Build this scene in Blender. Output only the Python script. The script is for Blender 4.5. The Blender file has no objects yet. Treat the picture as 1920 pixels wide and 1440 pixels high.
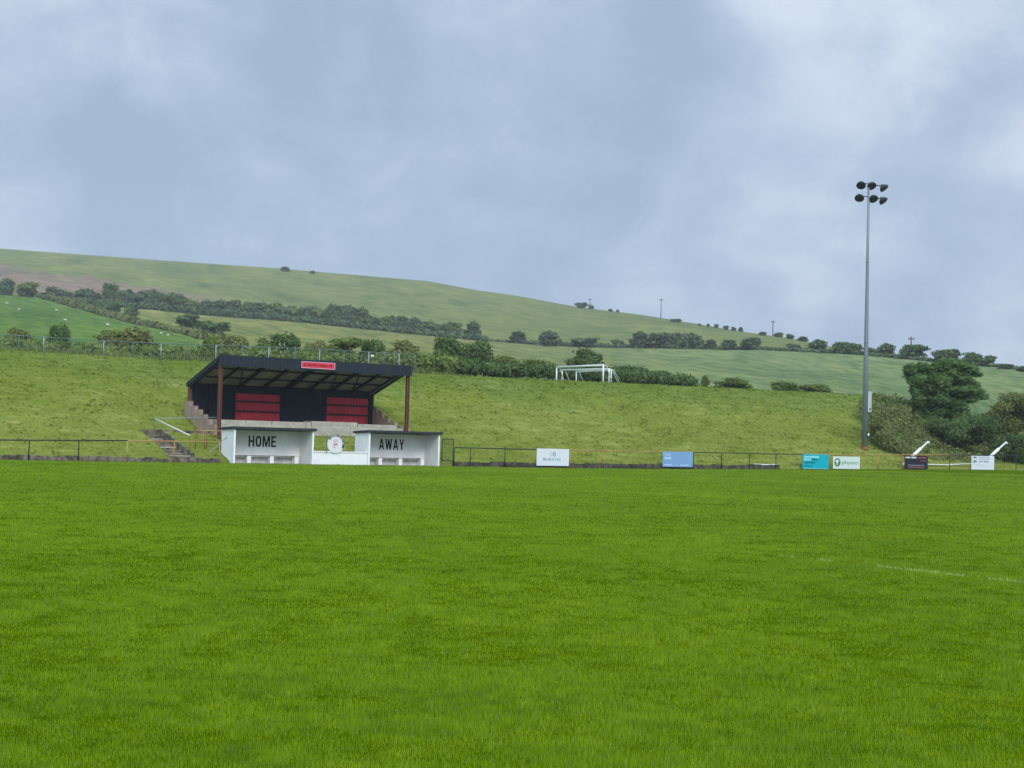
import bpy, math, random
import numpy as np
from mathutils import Vector, Matrix
R = math.radians
sc = bpy.context.scene
C = sc.collection

# ------------------------------------------------------------------ camera
F = 2667.0                      # focal length in photo pixels (1920 wide)
EYE = 1.75
ROLL = R(1.5)
PIT = math.atan(109.7 / F)
CAM = Vector((0, 0, EYE))
fwd = Vector((0, math.cos(PIT), math.sin(PIT)))
r0 = Vector((1, 0, 0)); u0 = Vector((0, -math.sin(PIT), math.cos(PIT)))
rt = r0 * math.cos(ROLL) + u0 * math.sin(ROLL)
up = u0 * math.cos(ROLL) - r0 * math.sin(ROLL)
cd = bpy.data.cameras.new('camera'); cam = bpy.data.objects.new('camera', cd); C.objects.link(cam)
cd.sensor_width = 36; cd.lens = F / 1920 * 36; cd.clip_start = 0.1; cd.clip_end = 9000
m = Matrix((rt, up, -fwd)).transposed().to_4x4(); m.translation = CAM
cam.matrix_world = m
sc.camera = cam

# ------------------------------------------------------------------ sky and sun
SUN_EL, SUN_AZ = R(36), R(160)      # sun hidden above the cloud, behind the left shoulder
w = bpy.data.worlds.new('World'); sc.world = w; w.use_nodes = True
nt = w.node_tree; N = nt.nodes; LK = nt.links
N.clear()
def nd(tree, t, **kw):
    n = tree.nodes.new(t)
    for k, v in kw.items():
        if k in n.inputs: n.inputs[k].default_value = v
        else: setattr(n, k, v)
    return n
out = nd(nt, 'ShaderNodeOutputWorld')
bgS = nd(nt, 'ShaderNodeBackground', Strength=0.05)
skyt = nd(nt, 'ShaderNodeTexSky', sky_type='NISHITA', sun_disc=False, sun_elevation=SUN_EL, sun_rotation=SUN_AZ)
LK.new(skyt.outputs[0], bgS.inputs[0])
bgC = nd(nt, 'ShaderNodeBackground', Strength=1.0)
tc = nd(nt, 'ShaderNodeTexCoord')
sep = nd(nt, 'ShaderNodeSeparateXYZ'); LK.new(tc.outputs['Generated'], sep.inputs[0])
def mth(tree, op, a, b=None, c=None, clamp=False):
    n = tree.nodes.new('ShaderNodeMath'); n.operation = op; n.use_clamp = clamp
    for i, v in enumerate((a, b, c)):
        if v is None: continue
        if isinstance(v, (int, float)): n.inputs[i].default_value = v
        else: tree.links.new(v, n.inputs[i])
    return n.outputs[0]
# clouds lie on a flat ceiling: project the direction onto it
zc = mth(nt, 'ADD', mth(nt, 'MAXIMUM', sep.outputs[2], 0.0), 0.16)
px_ = mth(nt, 'DIVIDE', sep.outputs[0], zc); py_ = mth(nt, 'DIVIDE', sep.outputs[1], zc)
cmb = nd(nt, 'ShaderNodeCombineXYZ'); LK.new(px_, cmb.inputs[0]); LK.new(py_, cmb.inputs[1])
def wn(scale, detail, rough, off, dist=0.0):
    mp = nd(nt, 'ShaderNodeMapping'); mp.inputs['Location'].default_value = off
    LK.new(cmb.outputs[0], mp.inputs[0])
    n = nd(nt, 'ShaderNodeTexNoise', Scale=scale, Detail=detail, Roughness=rough, Distortion=dist)
    LK.new(mp.outputs[0], n.inputs[0]); return n.outputs[0]
n1 = wn(0.62, 6, 0.52, (3.1, 7.7, 0), 0.5)
n2 = wn(2.3, 8, 0.58, (9.3, 1.2, 0), 0.3)
nw = nd(nt, 'ShaderNodeTexNoise', Scale=8.0, Detail=9.0, Roughness=0.62, Distortion=0.35); LK.new(tc.outputs['Generated'], nw.inputs[0]); nw = nw.outputs[0]
def spot(px, py, rad, amt):
    d = (fwd * F + rt * (px - 960) - up * (py - 720)).normalized()
    vm = nd(nt, 'ShaderNodeVectorMath', operation='DISTANCE'); LK.new(tc.outputs['Generated'], vm.inputs[0])
    vm.inputs[1].default_value = d
    dd = mth(nt, 'MULTIPLY', vm.outputs['Value'], mth(nt, 'ADD', 0.15, mth(nt, 'MULTIPLY', nw, 1.7)))
    return mth(nt, 'MULTIPLY', mth(nt, 'SMOOTH_MIN', mth(nt, 'MULTIPLY', mth(nt, 'SUBTRACT', 1.0, mth(nt, 'DIVIDE', dd, rad), clamp=True), 1.5), 1.0, 0.3), amt)
n3 = wn(5.5, 9, 0.66, (2.3, 4.2, 0), 0.2)
dens = mth(nt, 'ADD', mth(nt, 'ADD', mth(nt, 'MULTIPLY', n1, 0.72), mth(nt, 'MULTIPLY', n2, 0.42)), mth(nt, 'MULTIPLY', n3, 0.20))
dens = mth(nt, 'ADD', mth(nt, 'SUBTRACT', mth(nt, 'MULTIPLY', dens, 0.72), 0.62), mth(nt, 'MULTIPLY', nw, 0.95))
nf = nd(nt, 'ShaderNodeTexNoise', Scale=22.0, Detail=8.0, Roughness=0.6, Distortion=0.15); LK.new(tc.outputs['Generated'], nf.inputs[0])
dens = mth(nt, 'ADD', dens, mth(nt, 'MULTIPLY', mth(nt, 'SUBTRACT', nf.outputs[0], 0.5), 0.22))
dens = mth(nt, 'ADD', dens, 0.16)
for s in ((1660, 30, 0.13, 0.24), (1440, 0, 0.05, 0.12), (1910, 265, 0.045, 0.13), (1530, 570, 0.035, 0.14), (150, 20, 0.12, 0.10), (1050, 10, 0.07, 0.10),
          (420, 360, 0.13, -0.10), (1080, 220, 0.09, -0.07), (1250, 60, 0.05, -0.12), (1380, 120, 0.04, -0.10), (1830, 170, 0.045, -0.16), (1700, 290, 0.05, -0.10), (900, 420, 0.10, -0.08), (700, 320, 0.035, 0.09), (1400, 330, 0.05, 0.08), (560, 90, 0.05, -0.07), (230, 250, 0.05, -0.08), (1150, 560, 0.06, 0.05)):
    dens = mth(nt, 'ADD', dens, spot(*s))
cr = nd(nt, 'ShaderNodeValToRGB'); LK.new(dens, cr.inputs[0])
e = cr.color_ramp.elements
e[0].position = 0.30; e[0].color = (0.335, 0.437, 0.590, 1)
e[1].position = 0.84; e[1].color = (0.69, 0.77, 0.89, 1)
for p, c in ((0.45, (0.388, 0.495, 0.652)), (0.56, (0.448, 0.556, 0.710)), (0.68, (0.565, 0.655, 0.80))):
    q = e.new(p); q.color = (*c, 1)
# an overcast sky is brighter towards the zenith
zb = nd(nt, 'ShaderNodeMapRange', interpolation_type='SMOOTHSTEP'); LK.new(sep.outputs[2], zb.inputs[0])
zb.inputs[1].default_value = 0.36; zb.inputs[2].default_value = 0.95; zb.inputs[3].default_value = 0.86; zb.inputs[4].default_value = 2.2
# extra brightness added behind the camera, the hidden sun's side, to light upright walls
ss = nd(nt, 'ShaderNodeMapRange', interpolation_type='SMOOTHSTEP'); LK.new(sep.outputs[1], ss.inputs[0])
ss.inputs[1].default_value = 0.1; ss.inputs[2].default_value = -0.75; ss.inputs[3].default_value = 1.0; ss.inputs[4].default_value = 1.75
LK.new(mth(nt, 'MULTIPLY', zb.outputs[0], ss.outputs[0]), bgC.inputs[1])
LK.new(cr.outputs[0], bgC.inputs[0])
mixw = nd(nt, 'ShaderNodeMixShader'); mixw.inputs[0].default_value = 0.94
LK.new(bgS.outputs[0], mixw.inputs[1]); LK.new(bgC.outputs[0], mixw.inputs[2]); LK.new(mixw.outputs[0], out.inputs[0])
w.cycles.sampling_method = 'MANUAL'; w.cycles.sample_map_resolution = 512

sd = bpy.data.lights.new('sun', 'SUN'); sd.energy = 1.5; sd.angle = R(25); sd.color = (1.0, 0.96, 0.9)
so = bpy.data.objects.new('sun', sd); C.objects.link(so)
sdir = Vector((math.sin(SUN_AZ) * math.cos(SUN_EL), math.cos(SUN_AZ) * math.cos(SUN_EL), math.sin(SUN_EL)))
so.rotation_euler = sdir.to_track_quat('Z', 'Y').to_euler()
sc.view_settings.view_transform = 'Standard'; sc.view_settings.look = 'None'
sc.view_settings.exposure = 0.32; sc.view_settings.gamma = 1.0
sc.cycles.use_denoising = True
sc.cycles.max_bounces = 6; sc.cycles.transparent_max_bounces = 8
sc.cycles.sample_clamp_indirect = 4

# ------------------------------------------------------------------ frames and projections
def ray(px, py):
    d = fwd * F + rt * (px - 960) - up * (py - 720)
    return d / d.y
def at(px, py, Y):
    return CAM + ray(px, py) * Y
def proj(p):
    d = Vector(p) - CAM; k = d.dot(fwd)
    return (960 + F * d.dot(rt) / k, 720 - F * d.dot(up) / k)
TH = math.atan2(0.564, 0.826)
P0 = Vector((-29.2, 81.0, 0)); EU = Vector((math.cos(TH), math.sin(TH), 0)); EV = Vector((-math.sin(TH), math.cos(TH), 0))
def L(u, v, z=0.0): return P0 + EU * u + EV * v + Vector((0, 0, z))
def toUV(x, y):
    d = Vector((x, y, 0)) - P0; return d.dot(EU), d.dot(EV)
def u_at(px, v, z=1.0):
    lo, hi = -60.0, 200.0
    for _ in range(50):
        mid = (lo + hi) / 2
        if proj(L(mid, v, z))[0] < px: lo = mid
        else: hi = mid
    return (lo + hi) / 2
def z_at(py, u, v):
    lo, hi = -5.0, 60.0
    for _ in range(50):
        mid = (lo + hi) / 2
        if proj(L(u, v, mid))[1] > py: lo = mid
        else: hi = mid
    return (lo + hi) / 2
def sstep(a, b, x):
    t = np.clip((x - a) / (b - a), 0, 1); return t * t * (3 - 2 * t)
# value noise in numpy
class VN:
    def __init__(s, seed): s.g = np.random.RandomState(seed).rand(256, 256)
    def __call__(s, x, y):
        xi = np.floor(x).astype(int); yi = np.floor(y).astype(int); fx = x - xi; fy = y - yi
        fx = fx * fx * (3 - 2 * fx); fy = fy * fy * (3 - 2 * fy); g = s.g
        a = g[xi % 256, yi % 256]; b = g[(xi + 1) % 256, yi % 256]; c = g[xi % 256, (yi + 1) % 256]; d = g[(xi + 1) % 256, (yi + 1) % 256]
        return (a * (1 - fx) + b * fx) * (1 - fy) + (c * (1 - fx) + d * fx) * fy
vn1, vn2, vn3 = VN(1), VN(2), VN(3)

# ------------------------------------------------------------------ object helpers
def link(o): C.objects.link(o); return o
def tag(o, label=None, cat=None, group=None, kind=None):
    if label: o['label'] = label
    if cat: o['category'] = cat
    if group: o['group'] = group
    if kind: o['kind'] = kind
    return o
def empty(name, loc, rz, label, cat, group=None):
    o = link(bpy.data.objects.new(name, None)); o.location = loc; o.rotation_euler = (0, 0, rz); o.empty_display_size = 0.2
    return tag(o, label, cat, group)
def npmesh(name, V, Fc, mat, smooth=False):
    """V (n,3), Fc (m,k) arrays with constant k"""
    me = bpy.data.meshes.new(name); V = np.asarray(V, dtype=np.float32); Fc = np.asarray(Fc, dtype=np.int32)
    k = Fc.shape[1]; me.vertices.add(len(V)); me.vertices.foreach_set('co', V.ravel())
    me.loops.add(Fc.size); me.loops.foreach_set('vertex_index', Fc.ravel())
    me.polygons.add(len(Fc)); me.polygons.foreach_set('loop_start', np.arange(0, Fc.size, k, dtype=np.int32))
    me.polygons.foreach_set('loop_total', np.full(len(Fc), k, dtype=np.int32))
    me.polygons.foreach_set('use_smooth', np.full(len(Fc), smooth, dtype=bool))
    me.update(calc_edges=True)
    if mat: me.materials.append(mat)
    return me
class MB:
    def __init__(s): s.v = []; s.f = []
    def box(s, x0, x1, y0, y1, z0, z1, M=None):
        b = len(s.v)
        for p in ((x0, y0, z0), (x1, y0, z0), (x1, y1, z0), (x0, y1, z0), (x0, y0, z1), (x1, y0, z1), (x1, y1, z1), (x0, y1, z1)):
            p = Vector(p); s.v.append(M @ p if M else p)
        s.f += [tuple(b + i for i in q) for q in ((0, 3, 2, 1), (4, 5, 6, 7), (0, 1, 5, 4), (1, 2, 6, 5), (2, 3, 7, 6), (3, 0, 4, 7))]
        return s
    def hexa(s, ps):
        b = len(s.v); s.v += [Vector(p) for p in ps]
        s.f += [tuple(b + i for i in q) for q in ((0, 3, 2, 1), (4, 5, 6, 7), (0, 1, 5, 4), (1, 2, 6, 5), (2, 3, 7, 6), (3, 0, 4, 7))]
        return s
    def tube(s, a, b, r, r2=None, n=8):
        return s.path([a, b], [r, r if r2 is None else r2], n)
    def path(s, pts, rs, n=8):
        pts = [Vector(p) for p in pts]; rings = []
        if not hasattr(rs, '__len__'): rs = [rs] * len(pts)
        for i, p in enumerate(pts):
            d = (pts[min(i + 1, len(pts) - 1)] - pts[max(i - 1, 0)]).normalized()
            h = Vector((0, 0, 1)) if abs(d.z) < 0.95 else Vector((1, 0, 0))
            a = d.cross(h).normalized(); c = d.cross(a)
            b = len(s.v); rings.append(b)
            for k in range(n):
                t = 2 * math.pi * k / n; s.v.append(p + (a * math.cos(t) + c * math.sin(t)) * rs[i])
        for i in range(len(rings) - 1):
            for k in range(n):
                k2 = (k + 1) % n; s.f.append((rings[i] + k, rings[i] + k2, rings[i + 1] + k2, rings[i + 1] + k))
        s.f.append(tuple(rings[0] + k for k in range(n))[::-1]); s.f.append(tuple(rings[-1] + k for k in range(n)))
        return s
    def beam(s, a, b, w, h):
        """rectangular bar from a to b, w sideways, h upward"""
        a = Vector(a); b = Vector(b); d = (b - a).normalized(); sd_ = d.cross(Vector((0, 0, 1)))
        sd_ = sd_.normalized() if sd_.length > 1e-4 else Vector((1, 0, 0)); u_ = sd_.cross(d)
        q = [a - sd_ * w / 2 - u_ * h / 2, a + sd_ * w / 2 - u_ * h / 2, b + sd_ * w / 2 - u_ * h / 2, b - sd_ * w / 2 - u_ * h / 2]
        return s.hexa(q + [p + u_ * h for p in q])
    def prism(s, poly, y0, y1):
        """polygon in xz extruded along y"""
        b = len(s.v); n = len(poly)
        s.v += [Vector((x, y0, z)) for x, z in poly] + [Vector((x, y1, z)) for x, z in poly]
        s.f.append(tuple(b + i for i in range(n))); s.f.append(tuple(b + n + i for i in range(n))[::-1])
        for i in range(n): j = (i + 1) % n; s.f.append((b + i, b + n + i, b + n + j, b + j))
        return s
    def sheet(s, x0, x1, z0, z1, y, dy, pitch, fn=None):
        """corrugated sheet standing in xz, ribs vertical"""
        n = max(4, int((x1 - x0) / (pitch / 4))); b = len(s.v)
        for i in range(n + 1):
            x = x0 + (x1 - x0) * i / n; yy = y - (dy if (i // 2) % 2 else 0)
            for z in (z0, z1): s.v.append(Vector(fn(x, yy, z)) if fn else Vector((x, yy, z)))
        for i in range(n): s.f.append((b + 2 * i, b + 2 * i + 2, b + 2 * i + 3, b + 2 * i + 1))
        return s
    def build(s, name, mat, parent=None, smooth=False, bevel=0.0):
        me = bpy.data.meshes.new(name); me.from_pydata([tuple(p) for p in s.v], [], s.f); me.materials.append(mat)
        if smooth:
            for p in me.polygons: p.use_smooth = True
        o = link(bpy.data.objects.new(name, me))
        if parent: o.parent = parent
        if bevel:
            md = o.modifiers.new('bevel', 'BEVEL'); md.width = bevel; md.segments = 2; md.limit_method = 'ANGLE'
        return o

# ------------------------------------------------------------------ materials
def mat(name, col, rough=0.8, var=0.25, scale=3.0, col2=None, metal=0.0, spec=0.3, stretch=(1, 1, 1), bump=0.0, world=False, dscale=None, t=0.5, soft=0.2):
    m = bpy.data.materials.new(name); m.use_nodes = True; T = m.node_tree; b = T.nodes['Principled BSDF']
    b.inputs['Roughness'].default_value = rough; b.inputs['Metallic'].default_value = metal
    b.inputs['Specular IOR Level'].default_value = spec
    tcn = nd(T, 'ShaderNodeTexCoord'); mp = nd(T, 'ShaderNodeMapping'); mp.inputs['Scale'].default_value = stretch
    if world:
        g = nd(T, 'ShaderNodeNewGeometry'); T.links.new(g.outputs['Position'], mp.inputs[0])
    else: T.links.new(tcn.outputs['Object'], mp.inputs[0])
    n = nd(T, 'ShaderNodeTexNoise', Scale=scale, Detail=6.0, Roughness=0.62); T.links.new(mp.outputs[0], n.inputs[0])
    r = nd(T, 'ShaderNodeValToRGB'); T.links.new(n.outputs[0], r.inputs[0])
    c2 = col2 or tuple(c * (1 - var) for c in col)
    r.color_ramp.elements[0].position = t - soft; r.color_ramp.elements[0].color = (*c2, 1)
    r.color_ramp.elements[1].position = t + soft; r.color_ramp.elements[1].color = (*col, 1)
    T.links.new(r.outputs[0], b.inputs['Base Color'])
    if bump:
        bp = nd(T, 'ShaderNodeBump', Strength=bump, Distance=0.02); T.links.new(n.outputs[0], bp.inputs['Height']); T.links.new(bp.outputs[0], b.inputs['Normal'])
    return m
M = {}
M['green_paint'] = mat('green_paint', (0.030, 0.045, 0.030), 0.6, 0.4, 2)
M['rust'] = mat('rusty_paint', (0.33, 0.13, 0.045), 0.8, 0.4, 1.2, (0.16, 0.06, 0.03))
M['yellow_rust'] = mat('yellowed_rail', (0.48, 0.34, 0.11), 0.7, 0.4, 0.6, (0.32, 0.13, 0.06))
M['brown_post'] = mat('brown_post', (0.16, 0.062, 0.045), 0.7, 0.3, 1.5)
M['galv'] = mat('galvanised', (0.30, 0.35, 0.36), 0.5, 0.25, 2, metal=0.3)
M['galv_green'] = mat('galvanised_greenish', (0.14, 0.20, 0.17), 0.6, 0.3, 1)
M['mast'] = mat('mast_grey', (0.235, 0.275, 0.30), 0.5, 0.2, 0.8, stretch=(1, 1, .2), metal=0.2)
M['lamp_dark'] = mat('lamp_dark', (0.035, 0.04, 0.045), 0.4, 0.3, 3)
M['box_grey'] = mat('box_grey', (0.46, 0.52, 0.52), 0.6, 0.15, 1)
M['lens'] = mat('lamp_glass', (0.06, 0.052, 0.062), 0.45, 0.6, 4, spec=0.3)
M['navy'] = mat('dark_navy_cladding', (0.016, 0.024, 0.036), 0.75, 0.4, 1.3)
M['fascia'] = mat('fascia_cladding', (0.020, 0.029, 0.042), 0.75, 0.3, 0.9)
M['red'] = mat('red_cladding', (0.56, 0.035, 0.060), 0.6, 0.35, 1.6)
M['red_sign'] = mat('red_sign', (0.68, 0.045, 0.075), 0.5, 0.12, 3)
M['sign_red_dark'] = mat('dark_red_letters', (0.25, 0.012, 0.02), 0.6, 0.1, 3)
M['roof_sheet'] = mat('roof_sheet', (0.23, 0.235, 0.20), 0.75, 0.4, 0.7)
M['steel_black'] = mat('black_steel', (0.012, 0.014, 0.018), 0.6, 0.3, 2)
M['roof_top'] = mat('roof_top', (0.07, 0.075, 0.07), 0.8, 0.4, 1)
M['concrete'] = mat('concrete', (0.48, 0.455, 0.375), 0.9, 0.3, 1.5, (0.30, 0.28, 0.22), bump=0.4)
M['old_wall'] = mat('weathered_wall', (0.235, 0.20, 0.145), 0.95, 0.3, 2.6, (0.055, 0.050, 0.030), bump=0.8, soft=0.12)
M['dark_wall'] = mat('dark_weathered_wall', (0.115, 0.105, 0.070), 0.95, 0.3, 2.6, (0.030, 0.030, 0.020), bump=0.8, soft=0.12)
M['white_wall'] = mat('white_painted_wall', (0.88, 0.88, 0.87), 0.8, 0.12, 1.4, (0.76, 0.78, 0.74), t=0.42, soft=0.16, bump=0.2)
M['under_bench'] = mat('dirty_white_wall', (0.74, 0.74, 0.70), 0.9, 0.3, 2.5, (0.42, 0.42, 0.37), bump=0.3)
M['white_paint'] = mat('white_tube_paint', (0.80, 0.82, 0.78), 0.45, 0.15, 2)
M['felt'] = mat('dark_roofing_felt', (0.045, 0.052, 0.055), 0.85, 0.4, 2)
M['black'] = mat('black_paint', (0.012, 0.013, 0.015), 0.6, 0.2, 3)
M['bench_wood'] = mat('dark_bench_board', (0.045, 0.045, 0.05), 0.7, 0.3, 3)
M['white_board'] = mat('white_board', (0.72, 0.76, 0.78), 0.4, 0.05, 1)
M['blue_board'] = mat('pale_blue_board', (0.22, 0.38, 0.62), 0.4, 0.08, 1)
M['teal_board'] = mat('teal_board', (0.0, 0.42, 0.50), 0.4, 0.06, 1)
M['mint_board'] = mat('mint_white_board', (0.66, 0.76, 0.68), 0.4, 0.06, 1)
M['black_board'] = mat('black_board', (0.022, 0.020, 0.030), 0.4, 0.1, 1)
M['pale_ink'] = mat('pale_ink', (0.50, 0.72, 0.86), 0.5, 0.05, 1)
M['grey_ink'] = mat('grey_ink', (0.13, 0.18, 0.22), 0.5, 0.05, 1)
M['soft_ink'] = mat('soft_grey_ink', (0.30, 0.36, 0.42), 0.5, 0.05, 1)
M['teal_ink'] = mat('dark_teal_ink', (0.0, 0.15, 0.19), 0.5, 0.05, 1)
M['aqua_ink'] = mat('aqua_ink', (0.22, 0.40, 0.42), 0.5, 0.05, 1)
M['lightaqua'] = mat('light_aqua_ink', (0.38, 0.78, 0.80), 0.5, 0.05, 1)
M['green_ink'] = mat('green_ink', (0.07, 0.22, 0.12), 0.5, 0.05, 1)
M['red_ink'] = mat('faded_red_ink', (0.30, 0.10, 0.09), 0.5, 0.05, 1)
M['pink_ink'] = mat('pink_ink', (0.62, 0.30, 0.36), 0.5, 0.05, 1)
M['pinkpale'] = mat('pale_pink_ink', (0.70, 0.52, 0.60), 0.5, 0.05, 1)
M['red_badge'] = mat('red_badge_ink', (0.52, 0.10, 0.13), 0.5, 0.05, 1)
M['navy_ink'] = mat('navy_ink', (0.03, 0.04, 0.07), 0.5, 0.05, 1)
M['white_ink'] = mat('white_ink', (0.72, 0.73, 0.72), 0.5, 0.03, 1)
M['pole_wood'] = mat('pole_wood', (0.11, 0.10, 0.09), 0.9, 0.3, 1)
M['bark'] = mat('bark', (0.07, 0.058, 0.045), 0.95, 0.4, 3, bump=0.5)
M['wool'] = mat('wool', (0.66, 0.64, 0.56), 0.95, 0.15, 6)
M['sheep_face'] = mat('sheep_face', (0.30, 0.28, 0.25), 0.9, 0.15, 6)
def brick_mat():
    m = bpy.data.materials.new('weathered_brick'); m.use_nodes = True; T = m.node_tree; b = T.nodes['Principled BSDF']
    b.inputs['Roughness'].default_value = 0.95
    tcn = nd(T, 'ShaderNodeTexCoord'); mp = nd(T, 'ShaderNodeMapping'); mp.inputs['Rotation'].default_value = (R(90), 0, R(90))
    sp = nd(T, 'ShaderNodeSeparateXYZ'); T.links.new(tcn.outputs['Object'], sp.inputs[0])
    cb = nd(T, 'ShaderNodeCombineXYZ'); T.links.new(mth(T, 'ADD', sp.outputs[0], sp.outputs[1]), cb.inputs[0]); T.links.new(sp.outputs[2], cb.inputs[1])
    br = nd(T, 'ShaderNodeTexBrick', Scale=2.2); T.links.new(cb.outputs[0], br.inputs[0])
    br.inputs['Color1'].default_value = (0.42, 0.24, 0.15, 1); br.inputs['Color2'].default_value = (0.30, 0.21, 0.15, 1); br.inputs['Mortar'].default_value = (0.36, 0.32, 0.26, 1)
    n = nd(T, 'ShaderNodeTexNoise', Scale=1.3, Detail=6.0); T.links.new(tcn.outputs['Object'], n.inputs[0])
    mx = nd(T, 'ShaderNodeMix', data_type='RGBA', blend_type='MULTIPLY'); mx.inputs[0].default_value = 0.7
    T.links.new(br.outputs[0], mx.inputs[6]); T.links.new(n.outputs[0], mx.inputs[7])
    g = nd(T, 'ShaderNodeGamma', Gamma=0.8); T.links.new(mx.outputs[2], g.inputs[0]); T.links.new(g.outputs[0], b.inputs['Base Color'])
    return m
M['brick'] = brick_mat()

def noise_n(T, src, scale, detail=5.0, rough=0.6, stretch=None, rot=0.0):
    if stretch:
        mp = nd(T, 'ShaderNodeMapping', vector_type='TEXTURE'); mp.inputs['Scale'].default_value = tuple(1 / q for q in stretch); mp.inputs['Rotation'].default_value = (0, 0, rot)
        T.links.new(src, mp.inputs[0]); src = mp.outputs[0]
    n = nd(T, 'ShaderNodeTexNoise', Scale=scale, Detail=detail, Roughness=rough); T.links.new(src, n.inputs[0]); return n.outputs[0]
def ramp(T, fac, stops):
    r = nd(T, 'ShaderNodeValToRGB'); T.links.new(fac, r.inputs[0]); e = r.color_ramp.elements
    e[0].position = stops[0][0]; e[0].color = (*stops[0][1], 1); e[1].position = stops[-1][0]; e[1].color = (*stops[-1][1], 1)
    for p, c in stops[1:-1]: q = e.new(p); q.color = (*c, 1)
    return r.outputs[0]
def mixc(T, fac, a, b, mode='MIX'):
    mx = nd(T, 'ShaderNodeMix', data_type='RGBA', blend_type=mode)
    for i, v in ((0, fac), (6, a), (7, b)):
        if isinstance(v, (int, float)): mx.inputs[i].default_value = v
        elif isinstance(v, tuple): mx.inputs[i].default_value = (*v, 1)
        else: T.links.new(v, mx.inputs[i])
    return mx.outputs[2]
# the worn chalk line runs square to the touchline
LA = at(1330, 1028, 1); LA = CAM + ray(1330, 1028) * (-EYE / ray(1330, 1028).z); LB = CAM + ray(1930, 1094) * (-EYE / ray(1930, 1094).z)
def pitch_colour(T, pos, blades=False):
    big = noise_n(T, pos, 0.11, 3.0, 0.5)
    med = noise_n(T, pos, 0.9, 5.0, 0.65)
    fine = noise_n(T, pos, 4.5, 4.0, 0.65)
    f = mth(T, 'ADD', mth(T, 'MULTIPLY', big, 0.28), mth(T, 'ADD', mth(T, 'MULTIPLY', med, 0.26), mth(T, 'MULTIPLY', fine, 0.46)))
    c = ramp(T, f, GRASS_STOPS)
    # worn line
    n = (LB - LA).normalized(); nn = Vector((-n.y, n.x, 0))
    dp = nd(T, 'ShaderNodeVectorMath', operation='DOT_PRODUCT'); T.links.new(pos, dp.inputs[0]); dp.inputs[1].default_value = nn
    dist = mth(T, 'ABSOLUTE', mth(T, 'SUBTRACT', dp.outputs['Value'], LA.dot(nn)))
    on = mth(T, 'LESS_THAN', dist, 0.06)
    dq = nd(T, 'ShaderNodeVectorMath', operation='DOT_PRODUCT'); T.links.new(pos, dq.inputs[0]); dq.inputs[1].default_value = n
    al = mth(T, 'SUBTRACT', dq.outputs['Value'], LA.dot(n))
    on = mth(T, 'MULTIPLY', on, mth(T, 'GREATER_THAN', al, 0.0))
    patch = noise_n(T, pos, 1.9, 3.0, 0.7)
    thr = mth(T, 'SUBTRACT', 0.62, mth(T, 'MULTIPLY', al, 0.028))
    on = mth(T, 'MULTIPLY', on, mth(T, 'GREATER_THAN', patch, thr))
    dv = nd(T, 'ShaderNodeVectorMath', operation='DOT_PRODUCT'); T.links.new(pos, dv.inputs[0]); dv.inputs[1].default_value = EV
    vv_ = mth(T, 'ADD', mth(T, 'SUBTRACT', dv.outputs['Value'], P0.dot(EV)), mth(T, 'MULTIPLY', mth(T, 'SUBTRACT', med, 0.5), 1.6))
    soil = nd(T, 'ShaderNodeMapRange', interpolation_type='SMOOTHSTEP'); T.links.new(vv_, soil.inputs[0])
    soil.inputs[1].default_value = -1.5; soil.inputs[2].default_value = -0.4; soil.inputs[3].default_value = 0.0; soil.inputs[4].default_value = 0.85
    c = mixc(T, soil.outputs[0], c, (0.085, 0.075, 0.028))
    return mixc(T, mth(T, 'MULTIPLY', on, 0.62), c, (0.66, 0.66, 0.24)), on
GRASS_STOPS = [(0.34, (0.082, 0.165, 0.001)), (0.44, (0.148, 0.262, 0.002)), (0.55, (0.205, 0.330, 0.003)), (0.66, (0.295, 0.400, 0.010))]
def ground_mat(name, cf, rough=0.95, bump=0.0, bscale=6):
    m = bpy.data.materials.new(name); m.use_nodes = True; T = m.node_tree; b = T.nodes['Principled BSDF']
    b.inputs['Roughness'].default_value = rough; b.inputs['Specular IOR Level'].default_value = 0.0
    g = nd(T, 'ShaderNodeNewGeometry'); c = cf(T, g.outputs['Position'])
    T.links.new(c, b.inputs['Base Color'])
    if bump:
        n = noise_n(T, g.outputs['Position'], bscale, 6.0, 0.7)
        bp = nd(T, 'ShaderNodeBump', Strength=bump, Distance=0.2); T.links.new(n, bp.inputs['Height']); T.links.new(bp.outputs[0], b.inputs['Normal'])
    return m
M['pitch'] = ground_mat('pitch_turf', lambda T, p: mixc(T, 1.0, pitch_colour(T, p)[0], (0.44, 0.44, 0.44), 'MULTIPLY'), bump=0.6, bscale=9)
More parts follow.
